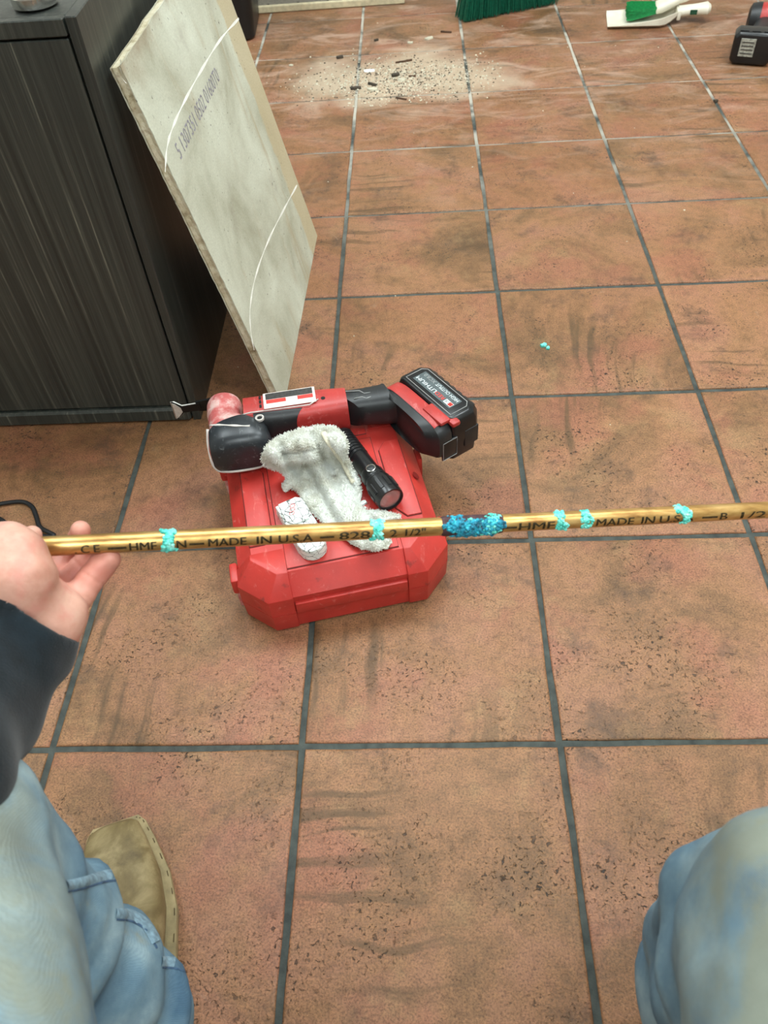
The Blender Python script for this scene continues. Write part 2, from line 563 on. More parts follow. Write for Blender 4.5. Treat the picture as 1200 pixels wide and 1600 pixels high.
M['steel_worn'] = plain('worn_steel', lin(196, 196, 190), 0.45, 0.5, vary=0.2, scale=200)
M['steel_black'] = plain('blackened_steel', lin(30, 30, 30), 0.4, 0.6)
M['chrome'] = plain('polished_metal', lin(190, 190, 185), 0.2, 0.95, vary=0.06)

def copper_material():
    n = NT('aged_copper', 0.32, 0.75, 0.5)
    v = n.vmap(n.obj, scale=(0.12, 1, 1))
    c = n.ramp(n.noise(v, 120, 5, 0.6), [(0.3, lin(150, 108, 60)), (0.5, lin(196, 154, 92)), (0.7, lin(222, 186, 124))])
    t = n.step(n.noise(n.obj, 26, 5, 0.65), 0.55, 0.72)
    c = n.mix(c, lin(104, 72, 36), n.math('MULTIPLY', t, 0.55))
    ro = n.math('ADD', 0.24, n.math('MULTIPLY', n.noise(n.obj, 90, 4), 0.2))
    return n.out(c, ro, n.bump(n.noise(v, 300, 3), 0.08, 0.0004))
M['copper'] = copper_material()
M['pipe_ink'] = plain('black_pipe_print', lin(62, 50, 26), 0.55, 0.3, vary=0.7, scale=420)
M['oxide'] = plain('dark_copper_oxide', lin(74, 50, 54), 0.7, 0.2, vary=0.5, scale=160, bump=0.5)

def patina_material(name, stops):
    n = NT(name, 0.55, 0, 0.5)
    c = n.ramp(n.noise(n.obj, 170, 5, 0.65), stops)
    return n.out(c, None, n.bump(n.noise(n.obj, 700, 4), 0.6, 0.0008))
M['patina'] = patina_material('turquoise_verdigris', [(0.3, lin(36, 150, 138)), (0.45, lin(84, 204, 188)), (0.6, lin(140, 226, 212)), (0.75, lin(214, 240, 232))])
M['patina_blue'] = patina_material('deep_blue_verdigris', [(0.28, lin(16, 42, 60)), (0.42, lin(18, 108, 132)), (0.55, lin(24, 150, 178)), (0.66, lin(70, 206, 212)), (0.8, lin(206, 240, 238))])

def towel_material():
    n = NT('grubby_white_terry', 0.95, 0, 0.1)
    c = n.ramp(n.noise(n.obj, 36, 5, 0.6), [(0.28, lin(176, 170, 148)), (0.42, lin(222, 222, 210)), (0.6, lin(240, 242, 236))])
    s = n.step(n.noise(n.vadd(n.obj, (5, 2, 0)), 62, 4, 0.6), 0.64, 0.72)
    c = n.mix(c, lin(110, 100, 82), n.math('MULTIPLY', s, 0.5))
    n.b.inputs['Sheen Weight'].default_value = 0.3
    return n.out(c, None, n.bump(n.noise(n.obj, 900, 3), 0.6, 0.0015))
M['towel'] = towel_material()

def cracked_material():
    n = NT('cracked_white_paint', 0.6)
    v = n.vadd(n.obj, n.comb(n.math('MULTIPLY', n.noise(n.obj, 120, 3), 0.008), n.math('MULTIPLY', n.noise(n.obj, 140, 3), 0.006), 0.0))
    cr = n.step(n.voro(n.vmap(v, scale=(1, 1.5, 2.6)), 62, 'DISTANCE_TO_EDGE'), 0.008, 0.04)
    c = n.ramp(n.noise(n.obj, 90, 5), [(0.3, lin(206, 212, 206)), (0.6, lin(236, 242, 238))])
    c = n.mix(lin(46, 50, 48), c, cr)
    return n.out(c, None, n.bump(cr, 0.5, 0.001))
M['cracked'] = cracked_material()

def skin_material():
    n = NT('skin', 0.5, 0, 0.4)
    c = n.ramp(n.noise(n.obj, 28, 5, 0.6), [(0.3, lin(182, 128, 110)), (0.5, lin(202, 152, 134)), (0.7, lin(214, 170, 152))])
    r = n.step(n.noise(n.vadd(n.obj, (1, 4, 2)), 45, 3), 0.5, 0.7)
    c = n.mix(c, lin(200, 120, 108), n.math('MULTIPLY', r, 0.45))
    dn = n.t.nodes.new('ShaderNodeVectorMath'); dn.operation = 'DISTANCE'
    n.put(dn, 0, n.pos); dn.inputs[1].default_value = W(140, 885, .648)
    c = n.mix(c, lin(196, 116, 102), n.math('MULTIPLY', n.math('SUBTRACT', 1.0, n.step(dn.outputs['Value'], 0.022, 0.046)), 0.6))
    n.b.inputs['Subsurface Weight'].default_value = 0.12
    n.b.inputs['Subsurface Radius'].default_value = (0.006, 0.002, 0.001)
    n.b.inputs['Subsurface Scale'].default_value = 0.6
    h = n.math('ADD', n.noise(n.obj, 420, 4), n.math('MULTIPLY', n.noise(n.vmap(n.obj, scale=(1, 1, 3)), 120, 3), 0.8))
    return n.out(c, None, n.bump(h, 0.3, 0.0008))
M['skin'] = skin_material()
M['skin_tip'] = plain('reddened_fingertip', lin(214, 136, 120), 0.5, vary=0.1, scale=60)

def fleece_material():
    n = NT('navy_black_fleece', 0.95, 0, 0.15)
    c = n.ramp(n.noise(n.obj, 60, 5), [(0.3, lin(12, 18, 22)), (0.7, lin(24, 34, 40))])
    lint = n.step(n.noise(n.obj, 420, 2), 0.75, 0.79)
    c = n.mix(c, lin(110, 116, 118), n.math('MULTIPLY', lint, 0.5))
    n.b.inputs['Sheen Weight'].default_value = 0.15
    return n.out(c, None, n.bump(n.noise(n.obj, 700, 3), 0.4, 0.001))
M['fleece'] = fleece_material()

def denim_material():
    n = NT('faded_blue_denim', 0.9, 0, 0.15)
    v = n.obj
    c = n.ramp(n.noise(v, 11, 5, 0.6), [(0.3, lin(80, 108, 130)), (0.5, lin(116, 144, 160)), (0.68, lin(154, 176, 184))])
    tw = n.t.nodes.new('ShaderNodeTexWave'); tw.bands_direction = 'DIAGONAL'
    n.put(tw, 'Vector', v); tw.inputs['Scale'].default_value = 420; tw.inputs['Distortion'].default_value = 3.0
    c = n.mix(c, n.ramp(tw.outputs['Fac'], [(0.2, (0.86, 0.88, 0.9, 1)), (0.8, (1.08, 1.08, 1.08, 1))]), 0.45, 'MULTIPLY')
    c = n.mix(c, n.ramp(n.noise(v, 70, 5, 0.7), [(0.3, (0.78, 0.82, 0.86, 1)), (0.7, (1.15, 1.13, 1.1, 1))]), 0.6, 'MULTIPLY')
    # tan-green grime rubbed into the knees and thighs
    p = n.sep(n.pos)
    hi = n.step(p[2], 0.34, 0.5)
    gr = n.step(n.noise(n.vadd(v, (2, 6, 1)), 11, 6, 0.62, 0.6), 0.34, 0.6)
    c = n.mix(c, lin(140, 138, 112), n.math('MULTIPLY', n.math('MULTIPLY', gr, hi), 0.72))
    c = n.mix(c, lin(140, 136, 104), n.math('MULTIPLY', n.step(n.noise(n.vadd(v, (7, 1, 3)), 24, 5, 0.65), 0.58, 0.75), 0.5))
    return n.out(c, None, n.bump(n.math('ADD', tw.outputs['Fac'], n.noise(v, 500, 3)), 0.25, 0.0006))
M['denim'] = denim_material()
M['denim_seam'] = plain('puckered_denim_seam', lin(124, 152, 168), 0.9, vary=0.4, scale=200, bump=0.3)
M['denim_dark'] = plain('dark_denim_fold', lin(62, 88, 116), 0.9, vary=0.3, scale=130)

def leather_material():
    n = NT('muddy_tan_leather', 0.6, 0, 0.4)
    c = n.ramp(n.noise(n.obj, 20, 6, 0.65, 0.5), [(0.3, lin(74, 62, 40)), (0.5, lin(116, 100, 66)), (0.7, lin(158, 142, 104))])
    return n.out(c, None, n.bump(n.noise(n.obj, 160, 5), 0.35, 0.0012))
M['leather'] = leather_material()
M['sole'] = plain('pale_boot_welt', lin(146, 130, 94), 0.8, vary=0.25, scale=60, bump=0.3)
M['thread'] = plain('dark_stitching', lin(84, 70, 44), 0.8)
M['green_bristle'] = plain('green_bristles', lin(8, 92, 68), 0.6, vary=0.45, scale=160)
M['green_bright'] = plain('bright_green_bristles', lin(24, 138, 74), 0.6, vary=0.3, scale=160)
M['white_plastic'] = plain('white_plastic', lin(222, 216, 198), 0.45, vary=0.1, scale=25)
M['green_label'] = plain('dark_green_sticker', lin(20, 70, 48), 0.5)
M['bin_black'] = plain('black_bin_plastic', lin(15, 17, 19), 0.4)
M['mat_dark'] = plain('dark_speckled_sheet', lin(104, 98, 86), 0.6, vary=0.4, scale=120)
M['mat_edge'] = plain('cream_edging', lin(196, 184, 152), 0.7, vary=0.2, scale=60)
M['crumb'] = plain('plaster_crumbs', lin(194, 187, 166), 0.95, vary=0.25, scale=80)
M['crumb_dark'] = plain('dark_crumbs', lin(66, 58, 48), 0.95, vary=0.4, scale=80)
M['wood_chip'] = plain('dark_wood_splinter', lin(78, 54, 36), 0.85, vary=0.3, scale=120)
M['paper'] = plain('white_paper', lin(232, 234, 236), 0.8)
M['wall_paint'] = plain('painted_wall', lin(206, 202, 192), 0.8, vary=0.04, scale=6)
M['ceiling_paint'] = plain('ceiling_white', lin(226, 226, 222), 0.9, vary=0.03, scale=6)
M['frame_white'] = plain('lamp_frame_white', lin(230, 230, 228), 0.5)
def emit_material():
    m = bpy.data.materials.new('lit_diffuser')
    m.use_nodes = True
    b = m.node_tree.nodes['Principled BSDF']
    b.inputs['Base Color'].default_value = (0.9, 0.9, 0.9, 1)
    b.inputs['Emission Color'].default_value = (0.88, 0.98, 1.0, 1)
    b.inputs['Emission Strength'].default_value = 6.0
    return m
M['lit'] = emit_material()
def glass_material():
    n = NT('flashlight_lens', 0.05, 0, 0.5)
    n.b.inputs['Transmission Weight'].default_value = 0.9
    n.b.inputs['IOR'].default_value = 1.45
    return n.out(lin(246, 232, 230))
M['lens'] = glass_material()
M['cord'] = plain('black_cord', lin(14, 14, 16), 0.6)
M['nail'] = plain('fingernail', lin(226, 184, 168), 0.35, vary=0.06)

# ------------------------------------------------------------------ the room
T = 0.31
GAP = 0.0072
XR = (-1.9, 3.3)
YR = (-2.4, 3.3)
bm = bmesh.new()
bm_box(bm, ((XR[0] + XR[1]) / 2, (YR[0] + YR[1]) / 2, -0.0275), (XR[1] - XR[0], YR[1] - YR[0], 0.05))
floor = tag(from_bm('floor', bm, M['grout']), 'terracotta tiled floor with dark grout joints', kind='structure')

def tile_mesh(seed):
    r = random.Random(seed)
    h = (T - GAP) / 2
    nseg = 6
    base = []
    for side in range(4):
        for k in range(nseg):
            t = -1 + 2 * k / nseg
            j = r.uniform(-0.0012, 0.0006) if k else -0.0008
            p = {0: (t * h, -h - j), 1: (h + j, t * h), 2: (-t * h, h + j), 3: (-h - j, -t * h)}[side]
            base.append(p)
    def ring(inset, z):
        return [(x * (1 - inset / h), y * (1 - inset / h), z) for x, y in base]
    b = bmesh.new()
    loops = bm_loft(b, [ring(-0.0006, -0.008), ring(0.0, -0.0016), ring(0.0014, -0.0003), ring(0.004, 0.0)], cap=False)
    b.faces.new(loops[-1])
    bmesh.ops.recalc_face_normals(b, faces=b.faces)
    me = bpy.data.meshes.new('tile')
    b.to_mesh(me); b.free()
    me.polygons.foreach_set('use_smooth', [True] * len(me.polygons))
    me.set_sharp_from_angle(angle=math.radians(50))
    return me
tile_meshes = []
for k in range(6):
    me = tile_mesh(100 + k)
    me.materials.append(M['tile0'] if k % 2 == 0 else M['tile1'])
    tile_meshes.append(me)
for i in range(-6, 10):
    for j in range(-6, 10):
        cx, cy = (i + 0.5) * T, (j + 0.5) * T
        if not (XR[0] + 0.16 < cx < XR[1] - 0.16 and YR[0] + 0.16 < cy < YR[1] - 0.16):
            continue
        o = bpy.data.objects.new('tile', tile_meshes[rnd.randrange(6)])
        COL.objects.link(o)
        o.parent = floor
        o.location = (cx, cy, 0)
        o.rotation_euler = (rnd.uniform(-0.0012, 0.0012), rnd.uniform(-0.0012, 0.0012), rnd.choice((0, math.pi)) + rnd.uniform(-0.002, 0.002))

def slab(name, c, s, mat, label):
    b = bmesh.new()
    bm_box(b, c, s)
    return tag(from_bm(name, b, mat), label, kind='structure')
HC = 2.7
xm, ym = (XR[0] + XR[1]) / 2, (YR[0] + YR[1]) / 2
slab('wall_back', (xm, YR[1] + 0.05, HC / 2), (XR[1] - XR[0] + 0.2, 0.1, HC + 0.1), M['wall_paint'], 'plain painted wall at the far side of the room')
slab('wall_front', (xm, YR[0] - 0.05, HC / 2), (XR[1] - XR[0] + 0.2, 0.1, HC + 0.1), M['wall_paint'], 'plain painted wall behind the viewer')
slab('wall_left', (XR[0] - 0.05, ym, HC / 2), (0.1, YR[1] - YR[0], HC + 0.1), M['wall_paint'], 'plain painted wall on the left')
slab('wall_right', (XR[1] + 0.05, ym, HC / 2), (0.1, YR[1] - YR[0], HC + 0.1), M['wall_paint'], 'plain painted wall on the right')
slab('ceiling', (xm, ym, HC + 0.05), (XR[1] - XR[0], YR[1] - YR[0], 0.1), M['ceiling_paint'], 'white ceiling with lit panels')
lamp_names = ['lit ceiling panel above the leaning drywall sheet', 'lit ceiling panel above the dustpan and driver', 'lit ceiling panel to the right of the seated person', 'lit ceiling panel above the dark cabinet', 'lit ceiling panel behind the seated person']
for (lx, ly), nm in zip(LAMPS, lamp_names):
    e = empty('ceiling_lamp', (lx, ly, 2.7), label=nm, cat='ceiling lamp', group='ceiling lamps')
    b = bmesh.new(); bm_box(b, (0, 0, -0.012), (0.6, 1.14, 0.006)); from_bm('diffuser', b, M['lit'], e)
    b = bmesh.new()
    for sx in (-1, 1):
        bm_box(b, (sx * 0.315, 0, -0.012), (0.03, 1.2, 0.024))
        bm_box(b, (0, sx * 0.585, -0.012), (0.6, 0.03, 0.024))
    from_bm('frame', b, M['frame_white'], e)

# ------------------------------------------------------------------ dark cabinet
CX1, CY0, CH = 0.0905, 0.588, 0.613
cab = empty('cabinet', (CX1, CY0, 0), label='low dark woodgrain laminate cabinet the drywall sheet leans on', cat='cabinet')
CW, CD = 1.15, 0.62
def cbox(name, x0, x1, y0, y1, z0, z1, mat, bev=0.0012, parent=cab):
    b = bmesh.new()
    bm_box(b, ((x0 + x1) / 2, (y0 + y1) / 2, (z0 + z1) / 2), (x1 - x0, y1 - y0, z1 - z0), bev=bev, seg=1)
    return from_bm(name, b, mat, parent)
cbox('end_panel', -0.0135, 0, 0.0, CD, 0.0, CH, M['laminate'])
cbox('body', -CW, -0.0165, 0.012, CD, 0.004, CH - 0.03, M['laminate'])
cbox('front_panel', -CW, -0.0165, 0.0, 0.0115, 0.034, CH - 0.0225, M['laminate'])
cbox('base_rail', -CW, -0.015, -0.006, 0.0115, 0.003, 0.031, M['laminate'], 0.004)
cbox('top_rail', -CW, -0.0155, -0.002, 0.0115, CH - 0.0195, CH - 0.001, M['laminate'])
cbox('top_panel', -CW, -0.0155, 0.0135, CD, CH - 0.018, CH - 0.002, M['laminate'])

# metal cup standing on the cabinet, only its foot shows
cp = Z(48, 16, CH)
cup = empty('metal_cup', (cp.x, cp.y + 0.02, CH - 0.001), label='small shiny metal cup standing on top of the dark cabinet', cat='cup')
b = bmesh.new(); bm_lathe(b, [(0.0235, 0.0), (0.026, 0.002), (0.026, 0.012), (0.021, 0.017), (0.0205, 0.09), (0.0225, 0.12)], Matrix.Identity(4), 28)
from_bm('cup_body', b, M['chrome'], cup, True, 40)
b = bmesh.new(); bm_lathe(b, [(0.0228, 0.1195), (0.024, 0.1205), (0.024, 0.1235), (0.0228, 0.1245)], Matrix.Identity(4), 28)
from_bm('rim', b, M['chrome'], cup, True, 40)

# ------------------------------------------------------------------ leaning drywall sheet
A = Vector((0.2305, 0.6112, 0)); Bq = Vector((0.251, 1.16, 0))
bx = (Bq - A).normalized()
perp = Vector((-bx.y, bx.x, 0))
PH = math.radians(78.0)
by = perp * math.cos(PH) + Vector((0, 0, 1)) * math.sin(PH)
bz = bx.cross(by)          # front face normal
if bz.x < 0: bz = -bz
BL, BH, BT = 0.5492, 0.56, 0.0145
sheet = empty('drywall_sheet', (0, 0, 0), label='stained off-white drywall offcut leaning against the dark cabinet', cat='drywall')
lift = BT * math.cos(PH) * 0.0
sheet.matrix_world = Matrix(((bx.x, by.x, bz.x, A.x), (bx.y, by.y, bz.y, A.y), (bx.z, by.z, bz.z, A.z + 0.001), (0, 0, 0, 1)))
def rough_outline(seed, amp):
    r = random.Random(seed)
    pts = []
    def side(a, c, n, am):
        for k in range(n):
            t = k / n
            p = Vector(a).lerp(Vector(c), t)
            d = Vector((-(c[1] - a[1]), c[0] - a[0])).normalized()
            p = p + d * (r.uniform(-am, am) if k else 0)
            pts.append((p.x, p.y))
    side((0, 0), (BL, 0), 20, amp * 0.4)
    side((BL, 0), (BL - 0.002, BH), 24, amp * 0.3)
    side((BL - 0.002, BH), (0.004, BH), 20, amp)
    side((0.004, BH), (0, 0), 60, amp)
    return pts
FO = rough_outline(3, 0.0009)
b = bmesh.new()
bm_prism(b, FO, -0.0012, 0.0)
from_bm('front_paper', b, M['drywall'], sheet)
b = bmesh.new()
ro = random.Random(5)
rings = []
for z, ins in ((-BT + 0.001, 0.001), (-BT * 0.75, 0.0), (-BT * 0.4, 0.0012), (-0.0012, 0.0006)):
    rings.append([(BL / 2 + (x - BL / 2) * (1 - ins * 2 / BL) + ro.uniform(-1, 1) * 0.0005, BH / 2 + (y - BH / 2) * (1 - ins * 2 / BH) + ro.uniform(-1, 1) * 0.0005, z) for x, y in FO])
bm_loft(b, rings)
from_bm('gypsum_core', b, M['gypsum'], sheet)
b = bmesh.new(); bm_prism(b, [(x, y) for x, y in FO], -BT, -BT + 0.001)
from_bm('back_paper', b, M['drywall'], sheet)
# torn scraps of paper at the top near corner
b = bmesh.new()
for k, (x, y, l, a) in enumerate([(0.004, 0.555, 0.012, 2.6), (0.0, 0.545, 0.009, 3.3), (0.01, 0.558, 0.008, 2.0)]):
    c_, s_ = math.cos(a), math.sin(a)
    vs = [b.verts.new((x + c_ * l * u - s_ * w, y + s_ * l * u + c_ * w, z)) for u, w, z in ((0, -0.003, -0.003), (1, -0.001, 0.002), (0.9, 0.001, 0.003), (0, 0.004, -0.002))]
    b.faces.new(vs)
bmesh.ops.solidify(b, geom=b.faces[:], thickness=0.0006)
from_bm('torn_paper', b, M['score_white'], sheet)
def sheet_px(px, py):
    d = RIGHT * ((px - 600) / FPX) + DOWN * ((py - 800) / FPX) + FWD
    t = (A - CAM).dot(bz) / d.dot(bz)
    p = CAM + d * t - A
    return Vector((p.dot(bx), p.dot(by), 0.0))
for pts in ([(373, 30), (345, 62), (315, 110), (288, 160), (270, 200), (261, 232), (258, 270)], [(464, 290), (445, 325), (420, 375), (400, 430), (391, 480), (392, 520), (397, 548)]):
    path = smooth_path([sheet_px(*p) for p in pts], 8)
    vs, fs = [], []
    for i, p in enumerate(path):
        d = (path[min(i + 1, len(path) - 1)] - path[max(i - 1, 0)]).normalized()
        nrm = Vector((-d.y, d.x, 0))
        w = 0.0016 + 0.0008 * math.sin(i * 0.9)
        vs += [p + nrm * w + Vector((0, 0, 0.0003)), p - nrm * w + Vector((0, 0, 0.0003))]
        if i: fs.append((2 * i - 2, 2 * i - 1, 2 * i + 1, 2 * i))
    from_data('scored_line', vs, fs, M['score_white'], sheet)
p0, p1 = sheet_px(281, 247), sheet_px(342, 122)
d = (p1 - p0).normalized(); u = Vector((-d.y, d.x, 0))
tb = fit_text('5 1307351 0502 01600T0', (p1 - p0).length, 0.021)
for v in tb.verts:
    v.co = p0 + d * v.co.x + u * (v.co.y - 0.004) + Vector((0, 0, 0.0004))
from_bm('stamped_print', tb, M['print_grey'], sheet)

# ------------------------------------------------------------------ red tool case
TH = math.radians(12.8)
case = empty('tool_case', (0.2954, 0.1659, 0), TH, 'scuffed red plastic tool case lying flat on the tiles', 'tool case')
U0, U1, V1, CT = -0.067, 0.2125, 0.315, 0.100
def octo(ins, z, ch=0.036, v0=0.0):
    a, c, e, g = U0 + ins, U1 - ins, v0 + ins, V1 - ins
    k = ch - ins * 0.25
    return [Vector(p) for p in ((a + k, e, z), (c - k, e, z), (c, e + k, z), (c, g - k, z), (c - k, g, z), (a + k, g, z), (a, g - k, z), (a, e + k, z))]
def bev_edges(bm, off, seg=2, ang=25):
    es = [e for e in bm.edges if len(e.link_faces) == 2 and e.calc_face_angle(0) > math.radians(ang)]
    bmesh.ops.bevel(bm, geom=es, offset=off, segments=seg, affect='EDGES', profile=0.5)
b = bmesh.new(); bm_loft(b, [octo(0.012, 0.0), octo(0.004, 0.006), octo(0.002, 0.0405)]); bev_edges(b, 0.0016)
from_bm('case_base', b, M['red_case'], case, True, 35)
b = bmesh.new(); bm_loft(b, [octo(0.002, 0.0425), octo(0.002, 0.072), octo(0.024, CT - 0.001)]); bev_edges(b, 0.0022)
from_bm('case_lid', b, M['red_case'], case, True, 35)
# raised lip of the lid along the front and back between the corner guards
b = bmesh.new()
bm_box(b, (0.0755, 0.0005, 0.0525), (0.149, 0.008, 0.02), bev=0.002)
from_bm('lid_lip', b, M['red_case'], case, True, 35)
b = bmesh.new()
bm_box(b, (0.0755, V1 - 0.0005, 0.0525), (0.149, 0.008, 0.02), bev=0.002)
from_bm('lid_lip', b, M['red_case'], case, True, 35)
# corner guards, base and lid halves
for sx in (0, 1):
    for sy in (0, 1):
        for z0, z1 in ((0.0, 0.041), (0.042, 0.2)):
            b = bmesh.new()
            bm_loft(b, [octo(0.009, 0.001), octo(0.0005, 0.007), octo(-0.0012, 0.041), octo(-0.0012, 0.042), octo(-0.0012, 0.0735), octo(0.022, CT + 0.0008)])
            ucut = 0.0 if sx == 0 else 0.151
            clip(b, (ucut, 0, 0), (1 if sx == 0 else -1, 0, 0))
            vc = 0.062 if sy == 0 else V1 - 0.062
            clip(b, (0, vc, 0), (0, 1 if sy == 0 else -1, 0))
            if z0 > 0: clip(b, (0, 0, z0), (0, 0, -1))
            if z1 < 0.1: clip(b, (0, 0, z1), (0, 0, 1))
            bmesh.ops.recalc_face_normals(b, faces=b.faces)
            bev_edges(b, 0.001, 2)
            from_bm('corner_guard', b, M['red_case'], case, True, 35)
# raised pads on the lid
def pad(poly, z, mat=M['red_case'], bev=0.0012, name='lid_pad'):
    b = bmesh.new(); bm_prism(b, poly, z - 0.004, z, bev); po = from_bm(name, b, mat, case, True, 35)
    b = bmesh.new(); bm_tube(b, [(x, y, CT - 0.0008) for x, y in list(poly) + [poly[0]]], 0.0011, 6); from_bm('groove_shade', b, M['groove_shade'], po)  # dark tube stands in for the shaded gap round the pad
    return po
pad([(-0.043, 0.075), (-0.024, 0.075), (-0.012, 0.092), (-0.012, 0.205), (-0.022, 0.22), (-0.043, 0.22)], CT + 0.0016)
pad([(0.188, 0.075), (0.188, 0.22), (0.167, 0.22), (0.157, 0.205), (0.157, 0.092), (0.169, 0.075)], CT + 0.0016)
pad([(0.0, 0.028), (0.146, 0.028), (0.146, 0.07), (0.0, 0.07)], CT + 0.001)
pad([(-0.005, 0.082), (0.15, 0.082), (0.15, 0.235), (-0.005, 0.235)], CT + 0.0006)
pad([(0.0, 0.245), (0.146, 0.245), (0.146, 0.288), (0.0, 0.288)], CT + 0.001)
# latches on the left side, hinge tabs on the right
for v0 in (0.045, 0.255):
    e = bmesh.new()
    bm_box(e, (U0 - 0.004, v0 + 0.014, 0.062), (0.011, 0.032, 0.028), bev=0.003)
    lo = from_bm('latch', e, M['red_case'], case, True, 35)
    e = bmesh.new()
    bm_box(e, (U0 - 0.003, v0 + 0.014, 0.03), (0.007, 0.024, 0.032), bev=0.002)
    from_bm('latch_tongue', e, M['red_dusty'], lo, True, 35)
for v0 in (0.062, 0.2):
    e = bmesh.new()
    bm_box(e, (U1 + 0.003, v0 + 0.014, 0.05), (0.009, 0.026, 0.04), bev=0.003)
    from_bm('hinge', e, M['red_case'], case, True, 35)
e = bmesh.new(); bm_lathe(e, [(0.0062, 0), (0.0062, 0.0008), (0.004, 0.001)], axis_matrix((0.1985, 0.152, 0.0905), (0.76, 0, 0.65)), 16)
from_bm('rivet_hole', e, plain('dark_red_dimple', lin(132, 24, 22), 0.6), case, True, 35)

# ------------------------------------------------------------------ oscillating tool lying on the case
TA = math.radians(9.9)
tool = empty('oscillating_tool', (0.195, 0.415, 0.1025), TA, 'red and black cordless oscillating tool with blade, lying across the red case', 'power tool')
ca, sa = math.cos(TA), math.sin(TA)
def TL(x, y, z):     # world -> tool local
    dx, dy = x - 0.195, y - 0.415
    return Vector((dx * ca + dy * sa, -dx * sa + dy * ca, z - 0.1025))
zc = 0.0345
XA, YA, ZA = Vector((1, 0, 0)), Vector((0, 1, 0)), Vector((0, 0, 1))
def head_rings(o=0.0):
    prof = [(-0.06, 0.012, 0.03, 0.018, 2.6), (-0.056, 0.012, 0.04, 0.027, 2.8), (-0.046, 0.012, 0.044, 0.0325, 3.0), (-0.02, 0.009, 0.041, 0.034, 3.0), (-0.004, 0.002, 0.032, 0.031, 2.6), (0.012, -0.008, 0.0245, 0.0255, 2.2), (0.03, -0.009, 0.0235, 0.0245, 2.0)]
    return [ellipse_ring((cx, y - (o if y < -0.03 else 0), zc), XA, ZA, rx + o, rz + o, 32, p) for y, cx, rx, rz, p in prof]
b = bmesh.new(); bm_loft(b, head_rings())
from_bm('gear_head', b, M['red_dusty'], tool, True, 50)
b = bmesh.new()
bm_loft(b, [ellipse_ring((-0.009, y, zc), XA, ZA, r, r, 32) for y, r in ((0.028, 0.0245), (0.03, 0.0255), (0.05, 0.0255), (0.055, 0.024), (0.057, 0.02))])
from_bm('spindle_collar', b, M['red_dusty'], tool, True, 40)
# black rubber cover wrapped over the near half of the head
b = bmesh.new(); bm_loft(b, head_rings(0.0018))
clip(b, (0.006, -0.012, 0), Vector((-0.35, 1, 0)).normalized())
clip(b, (0, 0, zc - 0.024), (0, 0, -1))
clip(b, (-0.0285, 0, 0), (-1, 0, 0))
from_bm('head_cover', b, M['rubber_dusty'], tool, True, 50)
# pale worn rim round the foot of the cover and a scrape across it
rim = smooth_path([(-0.031, -0.012, zc + 0.018), (-0.0335, -0.03, zc + 0.002), (-0.03, -0.05, zc - 0.02), (-0.012, -0.059, zc - 0.0235), (0.03, -0.0595, zc - 0.0235), (0.05, -0.05, zc - 0.0225)], 6)
b = bmesh.new(); bm_tube(b, rim, 0.0022, 8); from_bm('worn_rim', b, M['dust_grey'], tool, True)
b = bmesh.new()
top = lambda x, y: zc + 0.0345
pth = smooth_path([(-0.026, -0.016, zc + 0.0285), (-0.008, -0.026, zc + 0.0345), (0.012, -0.033, zc + 0.0355), (0.03, -0.036, zc + 0.034)], 5)
bm_tube(b, pth, [0.0012 + 0.0012 * math.sin(i * 0.5) ** 2 for i in range(len(pth))], 6, 0.5)
from_bm('scrape_mark', b, M['dust_grey'], tool, True)
b = bmesh.new(); bm_lathe(b, [(0.0062, -0.002), (0.0062, 0.0012), (0.0045, 0.0016), (0.0036, 0.0002)], Matrix.Translation((0.044, -0.02, zc + 0.0315)), 20)
sc = from_bm('screw', b, M['dust_grey'], tool, True, 40)
b = bmesh.new(); bm_lathe(b, [(0.0034, 0.0), (0.0034, 0.0008)], Matrix.Translation((0.044, -0.02, zc + 0.0312)), 16)
from_bm('screw_recess', b, M['black_gap'], sc)
# red body
def body_rings(o=0.0, x0=0.022, x1=0.168):
    out = []
    for t in np.linspace(0, 1, 10):
        x = x0 + (x1 - x0) * t
        ry = 0.0285 - 0.004 * t + 0.003 * math.sin(t * 3.1)
        rz = 0.0305 - 0.004 * t
        out.append(ellipse_ring((x, 0.012 - 0.003 * t, zc), YA, ZA, ry + o, rz + o, 28, 3.2))
    return out
b = bmesh.new(); bm_loft(b, body_rings()); from_bm('motor_housing', b, M['red_tool'], tool, True, 50)
b = bmesh.new(); bm_loft(b, body_rings(0.0012, 0.035, 0.12)); clip(b, (0, -0.006, 0), (0, 1, 0)); clip(b, (0.11, 0, 0), Vector((1, -0.9, 0)).normalized())
from_bm('side_grip', b, M['rubber'], tool, True, 50)
for pts in ([(0.05, -0.0055, zc + 0.0305), (0.115, -0.0055, zc + 0.0295), (0.128, 0.004, zc + 0.029)], [(0.018, -0.006, zc + 0.0295), (0.032, -0.0065, zc + 0.032), (0.05, -0.0055, zc + 0.0305)]):
    b = bmesh.new(); bm_tube(b, pts, 0.0009, 6); from_bm('edge_line', b, M['dust_grey'], tool, True)
# vent slots beside the label
for k in range(3):
    b = bmesh.new(); bm_box(b, (0.0465, 0.006 + k * 0.009, zc + 0.0302), (0.0032, 0.0065, 0.0012), bev=0.0004, seg=1); from_bm('vent_slot', b, M['black_gap'], tool)
